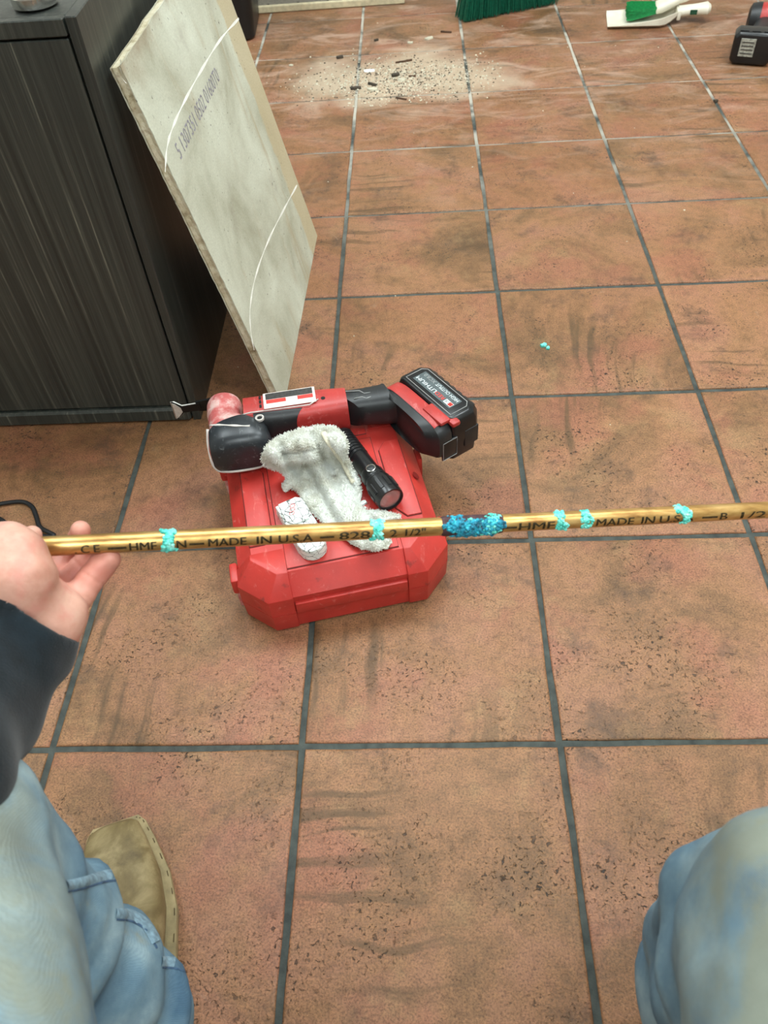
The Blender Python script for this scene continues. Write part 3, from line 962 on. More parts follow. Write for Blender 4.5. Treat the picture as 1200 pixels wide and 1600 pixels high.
# rating label: white plate with dark, red and white bands of worn print
b = bmesh.new(); bm_box(b, (0.088, 0.0145, zc + 0.0302), (0.074, 0.0325, 0.0016), bev=0.0006, seg=1)
lab = from_bm('rating_label', b, M['label_white'], tool)
b = bmesh.new(); bm_box(b, (0.088, 0.0225, zc + 0.0311), (0.067, 0.0125, 0.0006)); from_bm('label_dark_band', b, M['label_dark'], lab)
b = bmesh.new(); bm_box(b, (0.069, 0.0115, zc + 0.0311), (0.028, 0.0075, 0.0006)); from_bm('label_red_band', b, M['label_red'], lab)
b = bmesh.new(); bm_box(b, (0.1105, 0.0115, zc + 0.0311), (0.022, 0.0075, 0.0006)); from_bm('label_red_band', b, M['label_red'], lab)
b = bmesh.new(); bm_lathe(b, [(0.0032, 0), (0.0032, 0.0008)], Matrix.Translation((0.135, 0.0065, zc + 0.0268)), 14); from_bm('screw_hole', b, M['black_gap'], tool)
# black grip
def grip_rings(o=0.0, x0=0.13, x1=0.225):
    out = []
    for t in np.linspace(0, 1, 10):
        x = x0 + (x1 - x0) * t
        s = 1 - 0.10 * math.sin(t * math.pi)
        out.append(ellipse_ring((x, 0.009 - 0.004 * t, zc), YA, ZA, 0.0258 * s + o, 0.0268 * s + o, 28, 2.6))
    return out
b = bmesh.new(); bm_loft(b, grip_rings(0.0006)); clip(b, (0.158, 0.009, 0), Vector((-1, -1.1, 0)).normalized())
from_bm('grip', b, M['rubber'], tool, True, 50)
b = bmesh.new()
zz = zc + 0.0262
bm_tube(b, [(0.163, 0.016, zz - .0005), (0.188, 0.013, zz - .001), (0.194, 0.006, zz - .0012), (0.214, 0.006, zz - .0012), (0.216, 0.002, zz - .001), (0.196, -0.004, zz - .0022), (0.19, 0.0, zz - .0018), (0.178, -0.002, zz - .0012)], 0.0007, 6)
from_bm('grip_line', b, M['line_grey'], tool, True)
# slanted foot that carries the battery: plan axes e1 (along the pack) and e2 (away from the tool)
e1w, e2w = Vector((0.588, -0.809, 0)), Vector((0.809, 0.588, 0))
R_ = Matrix.Rotation(-TA, 3, 'Z')
E1, E2 = R_ @ e1w, R_ @ e2w
FC = TL(0.4515, 0.4194, 0.1025); FC.z = 0.0315
def slant_ring(off, hl, hz, p=4.0, n=28, dz=0.0, de=0.0):
    return ellipse_ring(FC + E2 * off + E1 * de + Vector((0, 0, dz)), E1, ZA, hl, hz, n, p)
b = bmesh.new()
r0 = ellipse_ring((0.218, 0.005, zc), YA * -1, ZA, 0.0255, 0.0262, 28, 2.6)
r1 = ellipse_ring((0.228, 0.006, zc - 0.001), (YA * -1 + XA * 0.3).normalized(), ZA, 0.028, 0.028, 28, 2.8)
bm_loft(b, [r0, r1, slant_ring(-0.012, 0.05, 0.029, 3.2, 28, 0.001), slant_ring(0.0, 0.064, 0.0305, 4.0, 28, 0.0)])
from_bm('neck', b, M['rubber'], tool, True, 50)
b = bmesh.new(); bm_loft(b, [slant_ring(0.0, 0.0645, 0.031), slant_ring(0.004, 0.066, 0.0323), slant_ring(0.02, 0.066, 0.0323), slant_ring(0.022, 0.064, 0.031)])
from_bm('battery_foot', b, M['rubber'], tool, True, 50)
b = bmesh.new(); bm_loft(b, [slant_ring(0.0005, 0.0652, 0.0318), slant_ring(0.004, 0.0668, 0.0331), slant_ring(0.0195, 0.0668, 0.0331), slant_ring(0.0215, 0.065, 0.0316)])
clip(b, (0, 0, FC.z + 0.014), (0, 0, -1)); clip(b, FC + E1 * 0.052, E1)
from_bm('foot_trim', b, M['red_tool'], tool, True, 50)
bat = None
b = bmesh.new()
rot = Matrix(((E1.x, E2.x, 0), (E1.y, E2.y, 0), (0, 0, 1)))
def pk(a, c, z): return FC + E1 * a + E2 * c + Vector((0, 0, z - 0.0045))
def pack_ring(z, ins, ch=0.011):
    x0, x1, y0, y1 = -0.064 + ins, 0.064 - ins, 0.0225 + ins * 0.3, 0.0745 - ins
    return [pk(x0 + 0.004, y0, z), pk(x1 - 0.004, y0, z), pk(x1, y0 + 0.004, z), pk(x1, y1 - ch, z), pk(x1 - ch, y1, z), pk(x0 + ch, y1, z), pk(x0, y1 - ch, z), pk(x0, y0 + 0.004, z)]
bm_loft(b, [pack_ring(-0.04, 0.007), pack_ring(-0.034, 0.001), pack_ring(-0.01, 0.0), pack_ring(0.0, -0.0012), pack_ring(0.027, 0.0), pack_ring(0.0355, 0.003), pack_ring(0.039, 0.008)])
bmesh.ops.recalc_face_normals(b, faces=b.faces); bev_edges(b, 0.0014, 2)
bat = from_bm('battery_pack', b, M['black_plastic'], tool, True, 35)
b = bmesh.new()
ol = [pk(x, y, 0.0392) for x, y in ((-0.052, 0.03), (0.05, 0.03), (0.05, 0.058), (0.043, 0.0645), (-0.046, 0.0645), (-0.052, 0.058), (-0.052, 0.03))]
bm_tube(b, ol, 0.0006, 6); from_bm('pack_outline', b, M['line_grey'], bat, True)
b = bmesh.new(); bm_prism(b, [(0, 0), (1, 0), (1, 1), (0, 1)], 0, 1)
for v in b.verts:
    v.co = pk(-0.044 + v.co.x * 0.083, 0.036 + v.co.y * 0.023, 0.0388 + v.co.z * 0.0006)
from_bm('pack_label', b, M['label_grey'], bat)
def pack_text(body, a0, w, c0, h, mat, name='lettering'):
    tb = fit_text(body, w, h)
    for v in tb.verts:
        v.co = pk(a0 - v.co.x, c0 - v.co.y, 0.0398)
    bmesh.ops.reverse_faces(tb, faces=tb.faces)
    me = bpy.data.meshes.new(name); tb.to_mesh(me); tb.free()
    return link_mesh(name, me, mat, bat)
pack_text('RED', 0.0195, 0.0185, 0.0455, 0.0062, M['print_red'])
pack_text('LITHIUM', 0.0005, 0.042, 0.0455, 0.0062, M['print_white'])
pack_text('HIGH OUTPUT', 0.036, 0.048, 0.057, 0.0058, M['print_white'])
pack_text('XC8.0', -0.015, 0.024, 0.057, 0.0058, M['line_grey'])
b = bmesh.new(); bm_prism(b, [(0, 0), (1, 0), (1, 1), (0, 1)], 0, 1)
for v in b.verts: v.co = pk(0.022 + v.co.x * 0.0155, 0.0385 + v.co.y * 0.0075, 0.0392 + v.co.z * 0.0004)
from_bm('logo_plate', b, M['print_white'], bat)
b = bmesh.new(); bm_prism(b, [(0, 0), (1, 0), (1, 1), (0, 1)], 0, 1)
for v in b.verts: v.co = pk(0.0305 + v.co.x * 0.0065, 0.039 + v.co.y * 0.0065, 0.0394 + v.co.z * 0.0004)
from_bm('logo_red', b, M['print_red'], bat)
pack_text('18', 0.0295, 0.006, 0.0445, 0.0046, M['label_dark'])
pack_text('M', 0.0362, 0.0048, 0.0445, 0.0046, M['print_white'])
# release latch, gauge window and ribs
b = bmesh.new(); bm_box(b, pk(0.036, 0.0165, 0.037), (0.042, 0.017, 0.006), rot, 0.002); from_bm('release_latch', b, M['red_tool'], bat, True, 40)
b = bmesh.new(); bm_box(b, pk(0.057, 0.028, 0.034), (0.02, 0.014, 0.008), rot, 0.003); from_bm('release_latch', b, M['red_tool'], bat, True, 40)
b = bmesh.new(); bm_box(b, pk(0.0645, 0.017, -0.006), (0.003, 0.026, 0.034), rot, 0.001); g = from_bm('gauge_window', b, M['black_plastic'], bat, True, 40)
b = bmesh.new(); bm_tube(b, [pk(0.0663, 0.005, 0.01), pk(0.0663, 0.029, 0.01), pk(0.0663, 0.029, -0.022), pk(0.0663, 0.005, -0.022), pk(0.0663, 0.005, 0.01)], 0.0005, 6); from_bm('window_line', b, M['line_grey'], g)
b = bmesh.new(); bm_box(b, pk(0.0635, 0.056, -0.004), (0.004, 0.024, 0.03), rot, 0.001); from_bm('end_vent', b, M['rubber'], bat, True, 40)
for k in range(7):
    b = bmesh.new(); bm_box(b, pk(-0.042 + k * 0.014, 0.0745, 0.018), (0.009, 0.004, 0.026), rot, 0.0014); from_bm('pack_rib', b, M['rubber'], bat, True, 40)
# blade clamp, arbor and blade
b = bmesh.new(); bm_lathe(b, [(0.012, 0.0), (0.012, 0.004), (0.009, 0.007)], axis_matrix((-0.009, 0.057, zc), (0, 1, 0)), 20); from_bm('blade_clamp', b, M['steel_black'], tool, True, 40)
b = bmesh.new()
bm_prism(b, [(-0.008, -0.012), (-0.03, -0.0105), (-0.048, -0.0085), (-0.05, 0.0085), (-0.03, 0.0105), (-0.008, 0.012)], 0, 0.004, 0.001)
for v in b.verts: v.co = Vector((v.co.x, 0.06 + v.co.z, zc + v.co.y))
from_bm('blade_arbor', b, M['steel_black'], tool)
b = bmesh.new()
bm_prism(b, [(-0.044, -0.0065), (-0.07, -0.006), (-0.08, -0.0155), (-0.0835, -0.0165), (-0.0835, 0.0165), (-0.08, 0.0155), (-0.07, 0.006), (-0.044, 0.0065)], 0, 0.0016)
for v in b.verts: v.co = Vector((v.co.x, 0.0588 + v.co.z, zc + v.co.y))
bl = from_bm('saw_blade', b, M['steel_black'], tool)
b = bmesh.new()
pl = [(-0.05, 0.0605, zc + 0.0068), (-0.0705, 0.0605, zc + 0.0062), (-0.08, 0.0605, zc + 0.0155), (-0.084, 0.0605, zc + 0.016), (-0.084, 0.0605, zc - 0.016), (-0.08, 0.0605, zc - 0.0155), (-0.0705, 0.0605, zc - 0.0062)]
bm_tube(b, pl, 0.0011, 6); from_bm('worn_edge', b, M['steel_worn'], bl, True)
b = bmesh.new()
bm_prism(b, [(-0.0715, -0.004), (-0.079, -0.0125), (-0.083, -0.015), (-0.083, 0.015), (-0.079, 0.0125), (-0.0725, 0.004)], 0, 0.0006)
for v in b.verts: v.co = Vector((v.co.x, 0.0584 - v.co.z, zc + v.co.y))
from_bm('worn_tip', b, M['steel_worn'], bl)

# ------------------------------------------------------------------ flashlight
fa, fb = Z(548, 698, 0.1185), Z(611, 781, 0.1215)
fd = (fb - fa); fl = fd.length; fd.normalize()
light = empty('flashlight', (fa.x, fa.y, 0.1026), label='black pocket flashlight with clear lens lying beside the white towel', cat='flashlight')
Mf = axis_matrix((0, 0, fa.z - 0.1026), fd)
def flathe(name, prof, mat, parent=light, seg=32, ang=35):
    b = bmesh.new(); bm_lathe(b, prof, Mf, seg); return from_bm(name, b, mat, parent, True, ang)
prof = [(0.012, -0.03), (0.0135, -0.028)]
for k in range(9):
    z0 = -0.026 + k * 0.006
    prof += [(0.0145, z0), (0.0145, z0 + 0.0036), (0.0132, z0 + 0.0042), (0.0132, z0 + 0.0056)]
prof += [(0.0140, 0.03), (0.0140, fl * 0.52)]
flathe('barrel', prof, M['black_plastic'])
hd = flathe('head', [(0.014, fl * 0.5), (0.0165, fl * 0.55), (0.0165, fl * 0.63), (0.0155, fl * 0.64), (0.0155, fl * 0.67), (0.0185, fl * 0.7), (0.0192, fl * 0.97), (0.0185, fl), (0.0163, fl), (0.015, fl - 0.007), (0.004, fl - 0.012)], M['black_plastic'])
flathe('reflector', [(0.0155, fl - 0.006), (0.0145, fl - 0.0062), (0.006, fl - 0.0085), (0.003, fl - 0.009)], M['chrome'], hd)
flathe('lens', [(0.0158, fl - 0.0042), (0.0158, fl - 0.0025), (0.012, fl - 0.0008), (0.006, fl - 0.0002)], M['lens'], hd)
for k in range(10):
    a = 2 * math.pi * k / 10
    b = bmesh.new(); bm_box(b, (0.0189 * math.cos(a), 0.0189 * math.sin(a), fl * 0.84), (0.0025, 0.006, fl * 0.16), Matrix.Rotation(a, 3, 'Z'), 0.0008, 1)
    bmesh.ops.transform(b, matrix=Mf, verts=b.verts); from_bm('head_fin', b, M['black_plastic'], hd)
upl = (Mf.to_3x3().inverted() @ Vector((0, -0.25, 1)).normalized()); upl.z = 0; upl.normalize()
bc = upl * 0.0155; bcw = Mf @ Vector((bc.x, bc.y, fl * 0.57))
bd = Mf.to_3x3() @ upl
b = bmesh.new(); bm_lathe(b, [(0.0068, -0.002), (0.0068, 0.0018), (0.0056, 0.0022), (0.005, 0.0012)], axis_matrix(bcw, bd), 20); sw = from_bm('switch_ring', b, M['chrome'], light, True, 35)
b = bmesh.new(); bm_lathe(b, [(0.005, -0.001), (0.005, 0.0014), (0.003, 0.0022)], axis_matrix(bcw, bd), 20); from_bm('switch_button', b, M['rubber'], sw, True, 35)

# ------------------------------------------------------------------ paint-crusted block
q0, q1 = Z(458, 799, 0.114), Z(497, 866, 0.114)
bd_ = (q1 - q0); bl_ = bd_.length; ang = math.atan2(bd_.y, bd_.x)
block = empty('paint_block', (q0.x, q0.y, 0.1026), ang, 'small white block with cracked paint lying on the red case under the pipe', 'block')
poly = [(-0.014, -0.019), (bl_ * 0.72, -0.019)]
for k in range(9):
    t = -math.pi / 2 + math.pi * k / 8
    poly.append((bl_ * 0.78 + 0.017 * math.cos(t), 0.018 * math.sin(t)))
poly += [(bl_ * 0.72, 0.019), (-0.01, 0.019), (-0.016, 0.012)]
b = bmesh.new(); bm_prism(b, poly, 0.0, 0.019, 0.003)
bmesh.ops.subdivide_edges(b, edges=[e for e in b.edges if e.calc_length() > 0.01], cuts=4, use_grid_fill=True)
for v in b.verts:
    nz = mnoise.noise(v.co * 120)
    v.co += Vector((0.0008 * nz, 0.0008 * mnoise.noise(v.co * 150 + Vector((3, 3, 3))), 0.0006 * nz if v.co.z > 0.004 else 0))
bo = from_bm('block_body', b, M['cracked'], block, True, 40)
b = bmesh.new()
bm_prism(b, [(-0.012, -0.015), (0.02, -0.0165), (0.03, -0.010), (0.03, 0.012), (-0.008, 0.016), (-0.013, 0.01)], 0.0195, 0.0225, 0.001)
from_bm('paint_flake', b, M['cracked'], bo, True, 40)
b = bmesh.new()
for s in range(3):
    pts = [(0.0 + s * 0.006 + 0.0025 * math.cos(t), 0.001 + 0.0035 * math.sin(t) - s * 0.003, 0.0228) for t in np.linspace(0, 5.4, 12)]
    bm_tube(b, pts, 0.0005, 5)
from_bm('red_scribble', b, plain('faint_red_ink', lin(206, 110, 110), 0.7), bo)

# ------------------------------------------------------------------ white terry towel
out_px = [(408, 716), (415, 698), (430, 684), (452, 676), (475, 668), (500, 665), (522, 667), (536, 676), (544, 694), (541, 714), (552, 728), (561, 748), (566, 770), (562, 787), (572, 796), (596, 799), (612, 802), (627, 806), (625, 811), (603, 817), (592, 826), (604, 836), (613, 846), (606, 856), (588, 861), (566, 858), (548, 850), (534, 838), (520, 826), (505, 818), (488, 802), (474, 784), (464, 768), (455, 762), (446, 770), (440, 760), (449, 748), (440, 738), (424, 732), (412, 728)]
towel = empty('terry_towel', tuple(Z(505, 760, 0.1026)), label='crumpled grubby white terry towel draped over the tool and red case', cat='towel')
tw0 = Vector(towel.location)
def inside(p, poly):
    c = False; n = len(poly)
    for i in range(n):
        (x1, y1), (x2, y2) = poly[i], poly[i - 1]
        if (y1 > p[1]) != (y2 > p[1]) and p[0] < (x2 - x1) * (p[1] - y1) / (y2 - y1) + x1: c = not c
    return c
def bdist(p, poly):
    d = 1e9
    for i in range(len(poly)):
        a, b_ = Vector(poly[i]), Vector(poly[i - 1])
        ab = b_ - a; t = max(0, min(1, (Vector(p) - a).dot(ab) / ab.dot(ab)))
        d = min(d, (Vector(p) - a - ab * t).length)
    return d
dense = []
for i in range(len(out_px)):
    a, c = Vector(out_px[i]), Vector(out_px[(i + 1) % len(out_px)])
    k = max(1, int((c - a).length / 4))
    for j in range(k):
        p = a.lerp(c, j / k); dense.append(Vector((p.x + 0.8 * mnoise.noise(Vector((p.x * .2, p.y * .2, 1))), p.y + 0.8 * mnoise.noise(Vector((p.x * .2, p.y * .2, 5))))))
def sst(a, b_, x):
    t = max(0, min(1, (x - a) / (b_ - a))); return t * t * (3 - 2 * t)
def tz(px, py, d):
    over = 1 - sst(690, 745, py + (px - 480) * 0.10)       # lies on the tool at the top
    base = 0.1045 + 0.062 * over
    e = min(1.0, d / 14.0); e = e * (2 - e)
    h = 0.003 + 0.0075 * e
    # folds: long creases running down to the right, a rolled hem and a loop near the top
    q = (px - 500) * 0.8 + (py - 760) * -0.55
    h += e * (0.0055 * math.sin(q * 0.13) + 0.0035 * math.sin(q * 0.27 + py * 0.04))
    hem = abs((px - 520) - (py - 690) * 0.62)
    if 680 < py < 780: h += 0.008 * math.exp(-(hem / 6.0) ** 2) * e
    roll = abs(py - (722 - (px - 440) * 0.12))
    if 430 < px < 500: h += 0.007 * math.exp(-(roll / 5.0) ** 2) * e * sst(430, 445, px) * (1 - sst(485, 500, px))
    slot = abs(py - (709 - (px - 440) * 0.14))
    if 436 < px < 490: h -= 0.008 * math.exp(-(slot / 3.0) ** 2) * e
    return base + h + 0.0014 * mnoise.noise(Vector((px * .09, py * .09, 3.0)))
pts2 = [Vector(p) for p in dense]
nb = len(pts2)
y = 660
while y < 866:
    x = 400
    while x < 632:
        p = (x + rnd.uniform(-.8, .8), y + rnd.uniform(-.8, .8))
        if inside(p, dense) and bdist(p, dense) > 2.2: pts2.append(Vector(p))
        x += 3.6
    y += 3.6
vv, ee, ff, *_ = delaunay_2d_cdt(pts2, [], [list(range(nb))], 1, 1e-4)
tv = []
for p in vv:
    d_ = bdist(p, dense)
    tv.append(Z(p.x, p.y, tz(p.x, p.y, d_)) - tw0)
fcs = [tuple(f[::-1]) for f in ff]
me = bpy.data.meshes.new('towel_cloth'); me.from_pydata([tuple(v) for v in tv], [], fcs)
b = bmesh.new(); b.from_mesh(me)
bmesh.ops.recalc_face_normals(b, faces=b.faces)
if sum(f.normal.z for f in b.faces) < 0: bmesh.ops.reverse_faces(b, faces=b.faces)
b.to_mesh(me); b.free()
cl = link_mesh('towel_cloth', me, M['towel'], towel, True)
so = cl.modifiers.new('thickness', 'SOLIDIFY'); so.thickness = 0.0035; so.offset = -1
# terry pile: thousands of little loops
pv, pf = [], []
me.calc_loop_triangles()
tris = [t for t in me.loop_triangles]
areas = np.array([t.area for t in tris]); cum = np.cumsum(areas / areas.sum())
rr = random.Random(11)
for k in range(17000):
    t = tris[min(len(tris) - 1, int(np.searchsorted(cum, rr.random())))]
    a, c, e = (me.vertices[i].co for i in t.vertices)
    r1, r2 = rr.random(), rr.random()
    if r1 + r2 > 1: r1, r2 = 1 - r1, 1 - r2
    p = a + (c - a) * r1 + (e - a) * r2
    n_ = (t.normal + Vector((rr.uniform(-.8, .8), rr.uniform(-.8, .8), rr.uniform(-.2, .6)))).normalized()
    tx = n_.orthogonal().normalized() * 0.00042
    ty = n_.cross(tx).normalized() * 0.00042
    L_ = rr.uniform(0.0018, 0.0038)
    i0 = len(pv)
    bend = Vector((rr.uniform(-1, 1), rr.uniform(-1, 1), rr.uniform(-1, 1))) * 0.0005
    for s in (0, 1):
        w = 1.0 if s == 0 else 0.75
        q = p + n_ * L_ * s + bend * s
        pv += [q + tx * w, q - tx * 0.5 * w + ty * 0.87 * w, q - tx * 0.5 * w - ty * 0.87 * w]
    pf += [(i0, i0 + 1, i0 + 4, i0 + 3), (i0 + 1, i0 + 2, i0 + 5, i0 + 4), (i0 + 2, i0, i0 + 3, i0 + 5), (i0 + 3, i0 + 4, i0 + 5)]
tag(from_data('terry_pile', pv, pf, M['towel'], cl), kind='stuff')
# smooth woven hem along the near edge of the fold
hp = [Z(x, y, tz(x, y, 20) + 0.0015) - tw0 for x, y in ((505, 676), (513, 690), (522, 705), (534, 722), (545, 740), (553, 754))]
b = bmesh.new(); bm_tube(b, smooth_path(hp, 6), 0.0042, 10, 0.6); from_bm('towel_hem', b, plain('woven_hem', lin(206, 200, 178), 0.9), cl, True)

# ------------------------------------------------------------------ copper pipe
PA, PB = W(200, 847.3, 0.635), W(1100, 801.7, 0.737)
pd = (PB - PA).normalized()
pR = 0.00795
def pipe_s(px):
    """distance along the pipe of the point seen at photo x = px"""
    s = 0.0
    lo_, hi_ = -0.5, 1.2
    for _ in range(50):
        s = (lo_ + hi_) / 2
        v = PA + pd * s - CAM
        x = 600 + FPX * v.dot(RIGHT) / v.dot(FWD)
        if x < px: lo_ = s
        else: hi_ = s
    return s
s0, s1 = pipe_s(-40), pipe_s(1480)
pm_ = PA + pd * ((s0 + s1) / 2)
nc = (CAM - pm_); nc -= pd * nc.dot(pd); nc.normalize()   # faces the viewer
pu = nc.cross(pd).normalized()                             # across the pipe, upwards in the photo
if pu.dot(DOWN) > 0: pu = -pu
pipe = empty('copper_pipe', tuple(PA), label='corroded copper pipe held across the picture, printed with black lettering', cat='pipe')
def PP(s, a, r=pR):
    return pd * s + (nc * math.cos(a) + pu * math.sin(a)) * r
b = bmesh.new()
N = 60
rings = [[PP(s0 + (s1 - s0) * k / N, 2 * math.pi * i / 32) for i in range(32)] for k in range(N + 1)]
inner = [[PP(s0 + (s1 - s0) * k / 1, 2 * math.pi * i / 32, pR - 0.001) for i in range(32)] for k in (1, 0)]
bm_loft(b, rings + inner, cap=False)
from_bm('tube', b, M['copper'], pipe, True, 60)
def pipe_text(body, x0, x1, a0=-0.98, h=0.0070, mat=M['pipe_ink']):
    sa_, sb_ = pipe_s(x0), pipe_s(x1)
    tb = fit_text(body, sb_ - sa_ - 0.0007, h)
    dup = bmesh.ops.duplicate(tb, geom=tb.verts[:] + tb.edges[:] + tb.faces[:])
    for v in [g_ for g_ in dup['geom'] if isinstance(g_, bmesh.types.BMVert)]: v.co += Vector((0.0006, 0.0002, 0))
    bmesh.ops.triangulate(tb, faces=tb.faces)
    for k in range(1, 10):
        bmesh.ops.bisect_plane(tb, geom=tb.verts[:] + tb.edges[:] + tb.faces[:], plane_co=(0, h * k / 10, 0), plane_no=(0, 1, 0))
    for v in tb.verts:
        v.co = PP(sa_ + v.co.x, a0 + v.co.y / pR, pR + 0.00022)
    bmesh.ops.recalc_face_normals(tb, faces=tb.faces)
    me = bpy.data.meshes.new('lettering'); tb.to_mesh(me); tb.free()
    return link_mesh('lettering', me, mat, pipe)
def pipe_dash(x0, x1, a=-0.55):
    sa_, sb_ = pipe_s(x0), pipe_s(x1)
    vs, fs = [], []
    for i in range(5):
        for k in range(6):
            vs.append(PP(sa_ + (sb_ - sa_) * k / 5, a - 0.12 + 0.24 * i / 4, pR + 0.00022))
    for i in range(4):
        for k in range(5):
            fs.append((i * 6 + k, i * 6 + k + 1, (i + 1) * 6 + k + 1, (i + 1) * 6 + k))
    return from_data('lettering_dash', vs, fs, M['pipe_ink'], pipe)
for body, x0, x1 in (('. C', 118, 142), ('E', 148, 158), ('HMF', 203, 246), ('N', 276, 292), ('MADE', 325, 385), ('IN', 400, 424), ('U.S.A', 434, 488), ('828', 528, 576), ('2', 606, 618), ('1/2"', 630, 662), ('HMF', 806, 862), ('MADE', 926, 985), ('IN', 996, 1017), ('U.S.A', 1024, 1078), ('B', 1118, 1130), ('1/2"', 1150, 1202)):
    pipe_text(body, x0, x1)
for x0, x1 in ((170, 199), (296, 319), (498, 520), (782, 803), (1090, 1114)):
    pipe_dash(x0, x1)
def crust(name, xc, wpx, a0, a1, n, rmin, rmax, mat, seed):
    r = random.Random(seed)
    b = bmesh.new()
    sc_ = pipe_s(xc); hw = (pipe_s(xc + wpx / 2) - pipe_s(xc - wpx / 2)) / 2
    for k in range(n):
        t = r.random(); a = a0 + (a1 - a0) * t
        wob = 0.75 + 0.25 * math.sin(t * 7 + seed)
        s = sc_ + hw * wob * r.uniform(-1, 1)
        rad = r.uniform(rmin, rmax)
        p = PP(s, a, pR + rad * r.uniform(-0.4, 0.35))
        res = bmesh.ops.create_icosphere(b, subdivisions=2, radius=rad)
        R3 = Matrix.Rotation(r.uniform(0, 6), 4, (r.random(), r.random(), r.random() + .1)) @ Matrix.Diagonal((r.uniform(.8, 1.3), r.uniform(.8, 1.2), r.uniform(.7, 1), 1))
        bmesh.ops.transform(b, matrix=Matrix.Translation(p) @ R3, verts=res['verts'])
    me = bpy.data.meshes.new(name)
    b.to_mesh(me); b.free()
    return tag(link_mesh(name, me, mat, pipe, True), 'turquoise corrosion crust')
crust('verdigris_crust', 264, 24, -1.5, 1.3, 170, 0.0009, 0.0021, M['patina'], 1)
crust('verdigris_crust', 588, 24, -1.4, 1.5, 160, 0.0008, 0.0018, M['patina'], 2)
crust('verdigris_crust', 871, 17, -0.5, 1.5, 80, 0.0008, 0.0017, M['patina'], 3)
crust('verdigris_crust', 875, 22, -1.3, -0.4, 70, 0.0008, 0.0018, M['patina'], 4)
crust('verdigris_crust', 911, 20, -1.3, 1.3, 120, 0.0008, 0.0018, M['patina'], 5)
crust('verdigris_crust', 1058, 20, 0.2, 1.5, 70, 0.0009, 0.0019, M['patina'], 6)
crust('verdigris_crust', 1066, 16, -1.3, 0.3, 70, 0.0009, 0.0019, M['patina'], 8)
crust('verdigris_crust', 738, 98, -1.65, 0.45, 620, 0.0010, 0.0024, M['patina_blue'], 9)
crust('verdigris_crust', 752, 60, -1.3, 0.6, 120, 0.0009, 0.0020, M['patina'], 12)
crust('verdigris_crust', 768, 24, 0.1, 1.5, 50, 0.0009, 0.0018, M['patina'], 10)
crust('verdigris_crust', 712, 30, 0.2, 1.5, 60, 0.0009, 0.0019, M['patina_blue'], 13)
# dark oxidised band under the heavy crust
b = bmesh.new()
sa_, sb_ = pipe_s(688), pipe_s(783)
rings = []
for k in range(25):
    s = sa_ + (sb_ - sa_) * k / 24
    e = 0.0 if k in (0, 24) else 1.0
    rings.append([PP(s + (0.002 * mnoise.noise(Vector((i * .7, 2, 1))) if k in (0, 24) else 0), 2 * math.pi * i / 32, pR + 0.0001 + e * (0.0006 + 0.0005 * mnoise.noise(Vector((k * .8, i * .8, 4))))) for i in range(32)])
bm_loft(b, rings, cap=False)
from_bm('oxide_band', b, M['oxide'], pipe, True)

# ------------------------------------------------------------------ person: hand, sleeve, jeans, boots
person = empty('person', (0.46, -0.6, 0), label='seated person in faded blue jeans and dark sleeve gripping the copper pipe', cat='person')
pl0 = Vector(person.location)
def P_(px, py, zc_): return np.array(W(px, py, zc_) - pl0)

def crease(P, d, j, ax, depth=0.0011, w=0.0011):
    """a skin fold across a finger at joint j"""
    ax = np.array(ax) / np.linalg.norm(ax)
    q = P - j
    along = q @ ax
    return d + depth * np.exp(-(along / w) ** 2) * np.exp(-(np.linalg.norm(q, axis=-1) / .016) ** 4)
def hand_sdf(P):
    arm = chain_sdf(P, [(P_(-120, 1290, .53), .038), (P_(-45, 1130, .57), .032), (P_(35, 1010, .60), .026)], .01)
    palm = chain_sdf(P, [(P_(35, 1010, .60), .0255), (P_(48, 955, .607), .025), (P_(46, 925, .615), .022)], .01)
    heel = chain_sdf(P, [(P_(78, 995, .604), .019), (P_(98, 960, .612), .0165), (P_(100, 945, .622), .012)], .01)
    thenar = chain_sdf(P, [(P_(34, 960, .592), .021), (P_(34, 905, .583), .0225), (P_(28, 868, .588), .0195)], .01)
    thumb = chain_sdf(P, [(P_(28, 868, .588), .018), (P_(14, 846, .596), .0135), (P_(-30, 838, .606), .0115)], .006)
    d = smin(arm, palm, .02)
    d = smin(d, heel, .016)
    d = smin(d, thenar, .014)
    d = smin(d, thumb, .010)
    pk_ = [(P_(108, 955, .624), .0120), (P_(124, 930, .630), .0114), (P_(143, 903, .635), .0104), (P_(158, 885, .637), .0102), (P_(171, 874, .6365), .0092)]
    rg_ = [(P_(86, 938, .630), .0115), (P_(106, 908, .645), .0102), (P_(130, 883, .651), .0096), (P_(152, 864, .647), .0088), (P_(160, 855, .645), .0078)]
    md_ = [(P_(70, 918, .632), .012), (P_(88, 890, .654), .0102), (P_(110, 864, .662), .0095), (P_(124, 841, .656), .0088), (P_(126, 829, .647), .0082)]
    ix_ = [(P_(40, 900, .624), .012), (P_(35, 868, .648), .0102), (P_(45, 845, .652), .0090), (P_(50, 836, .645), .0080)]
    pinky = chain_sdf(P, pk_, .003); ring = chain_sdf(P, rg_, .003); mid = chain_sdf(P, md_, .003); idx = chain_sdf(P, ix_, .003)
    for ch, nm in ((pk_, 'p'), (rg_, 'r')):
        for k in (1, 2):
            j = ch[k][0]; ax = ch[k + 1][0] - ch[k - 1][0]
            if nm == 'p': pinky = crease(P, pinky, j, ax)
            else: ring = crease(P, ring, j, ax)
    f = np.minimum(np.minimum(pinky, ring), np.minimum(mid, idx))
    d = smin(d, f, .004)
    return d + near(P, d, lambda Q: 0.0006 * vnoise(Q, 90, 4), .006)
lo = np.array(W(60, 950, .6) - pl0) - np.array([.085, .075, .07]); hi = np.array(W(60, 950, .6) - pl0) + np.array([.085, .10, .08])
sdf_obj('body', hand_sdf, lo, hi, 0.0014, M['skin'], person, 1)

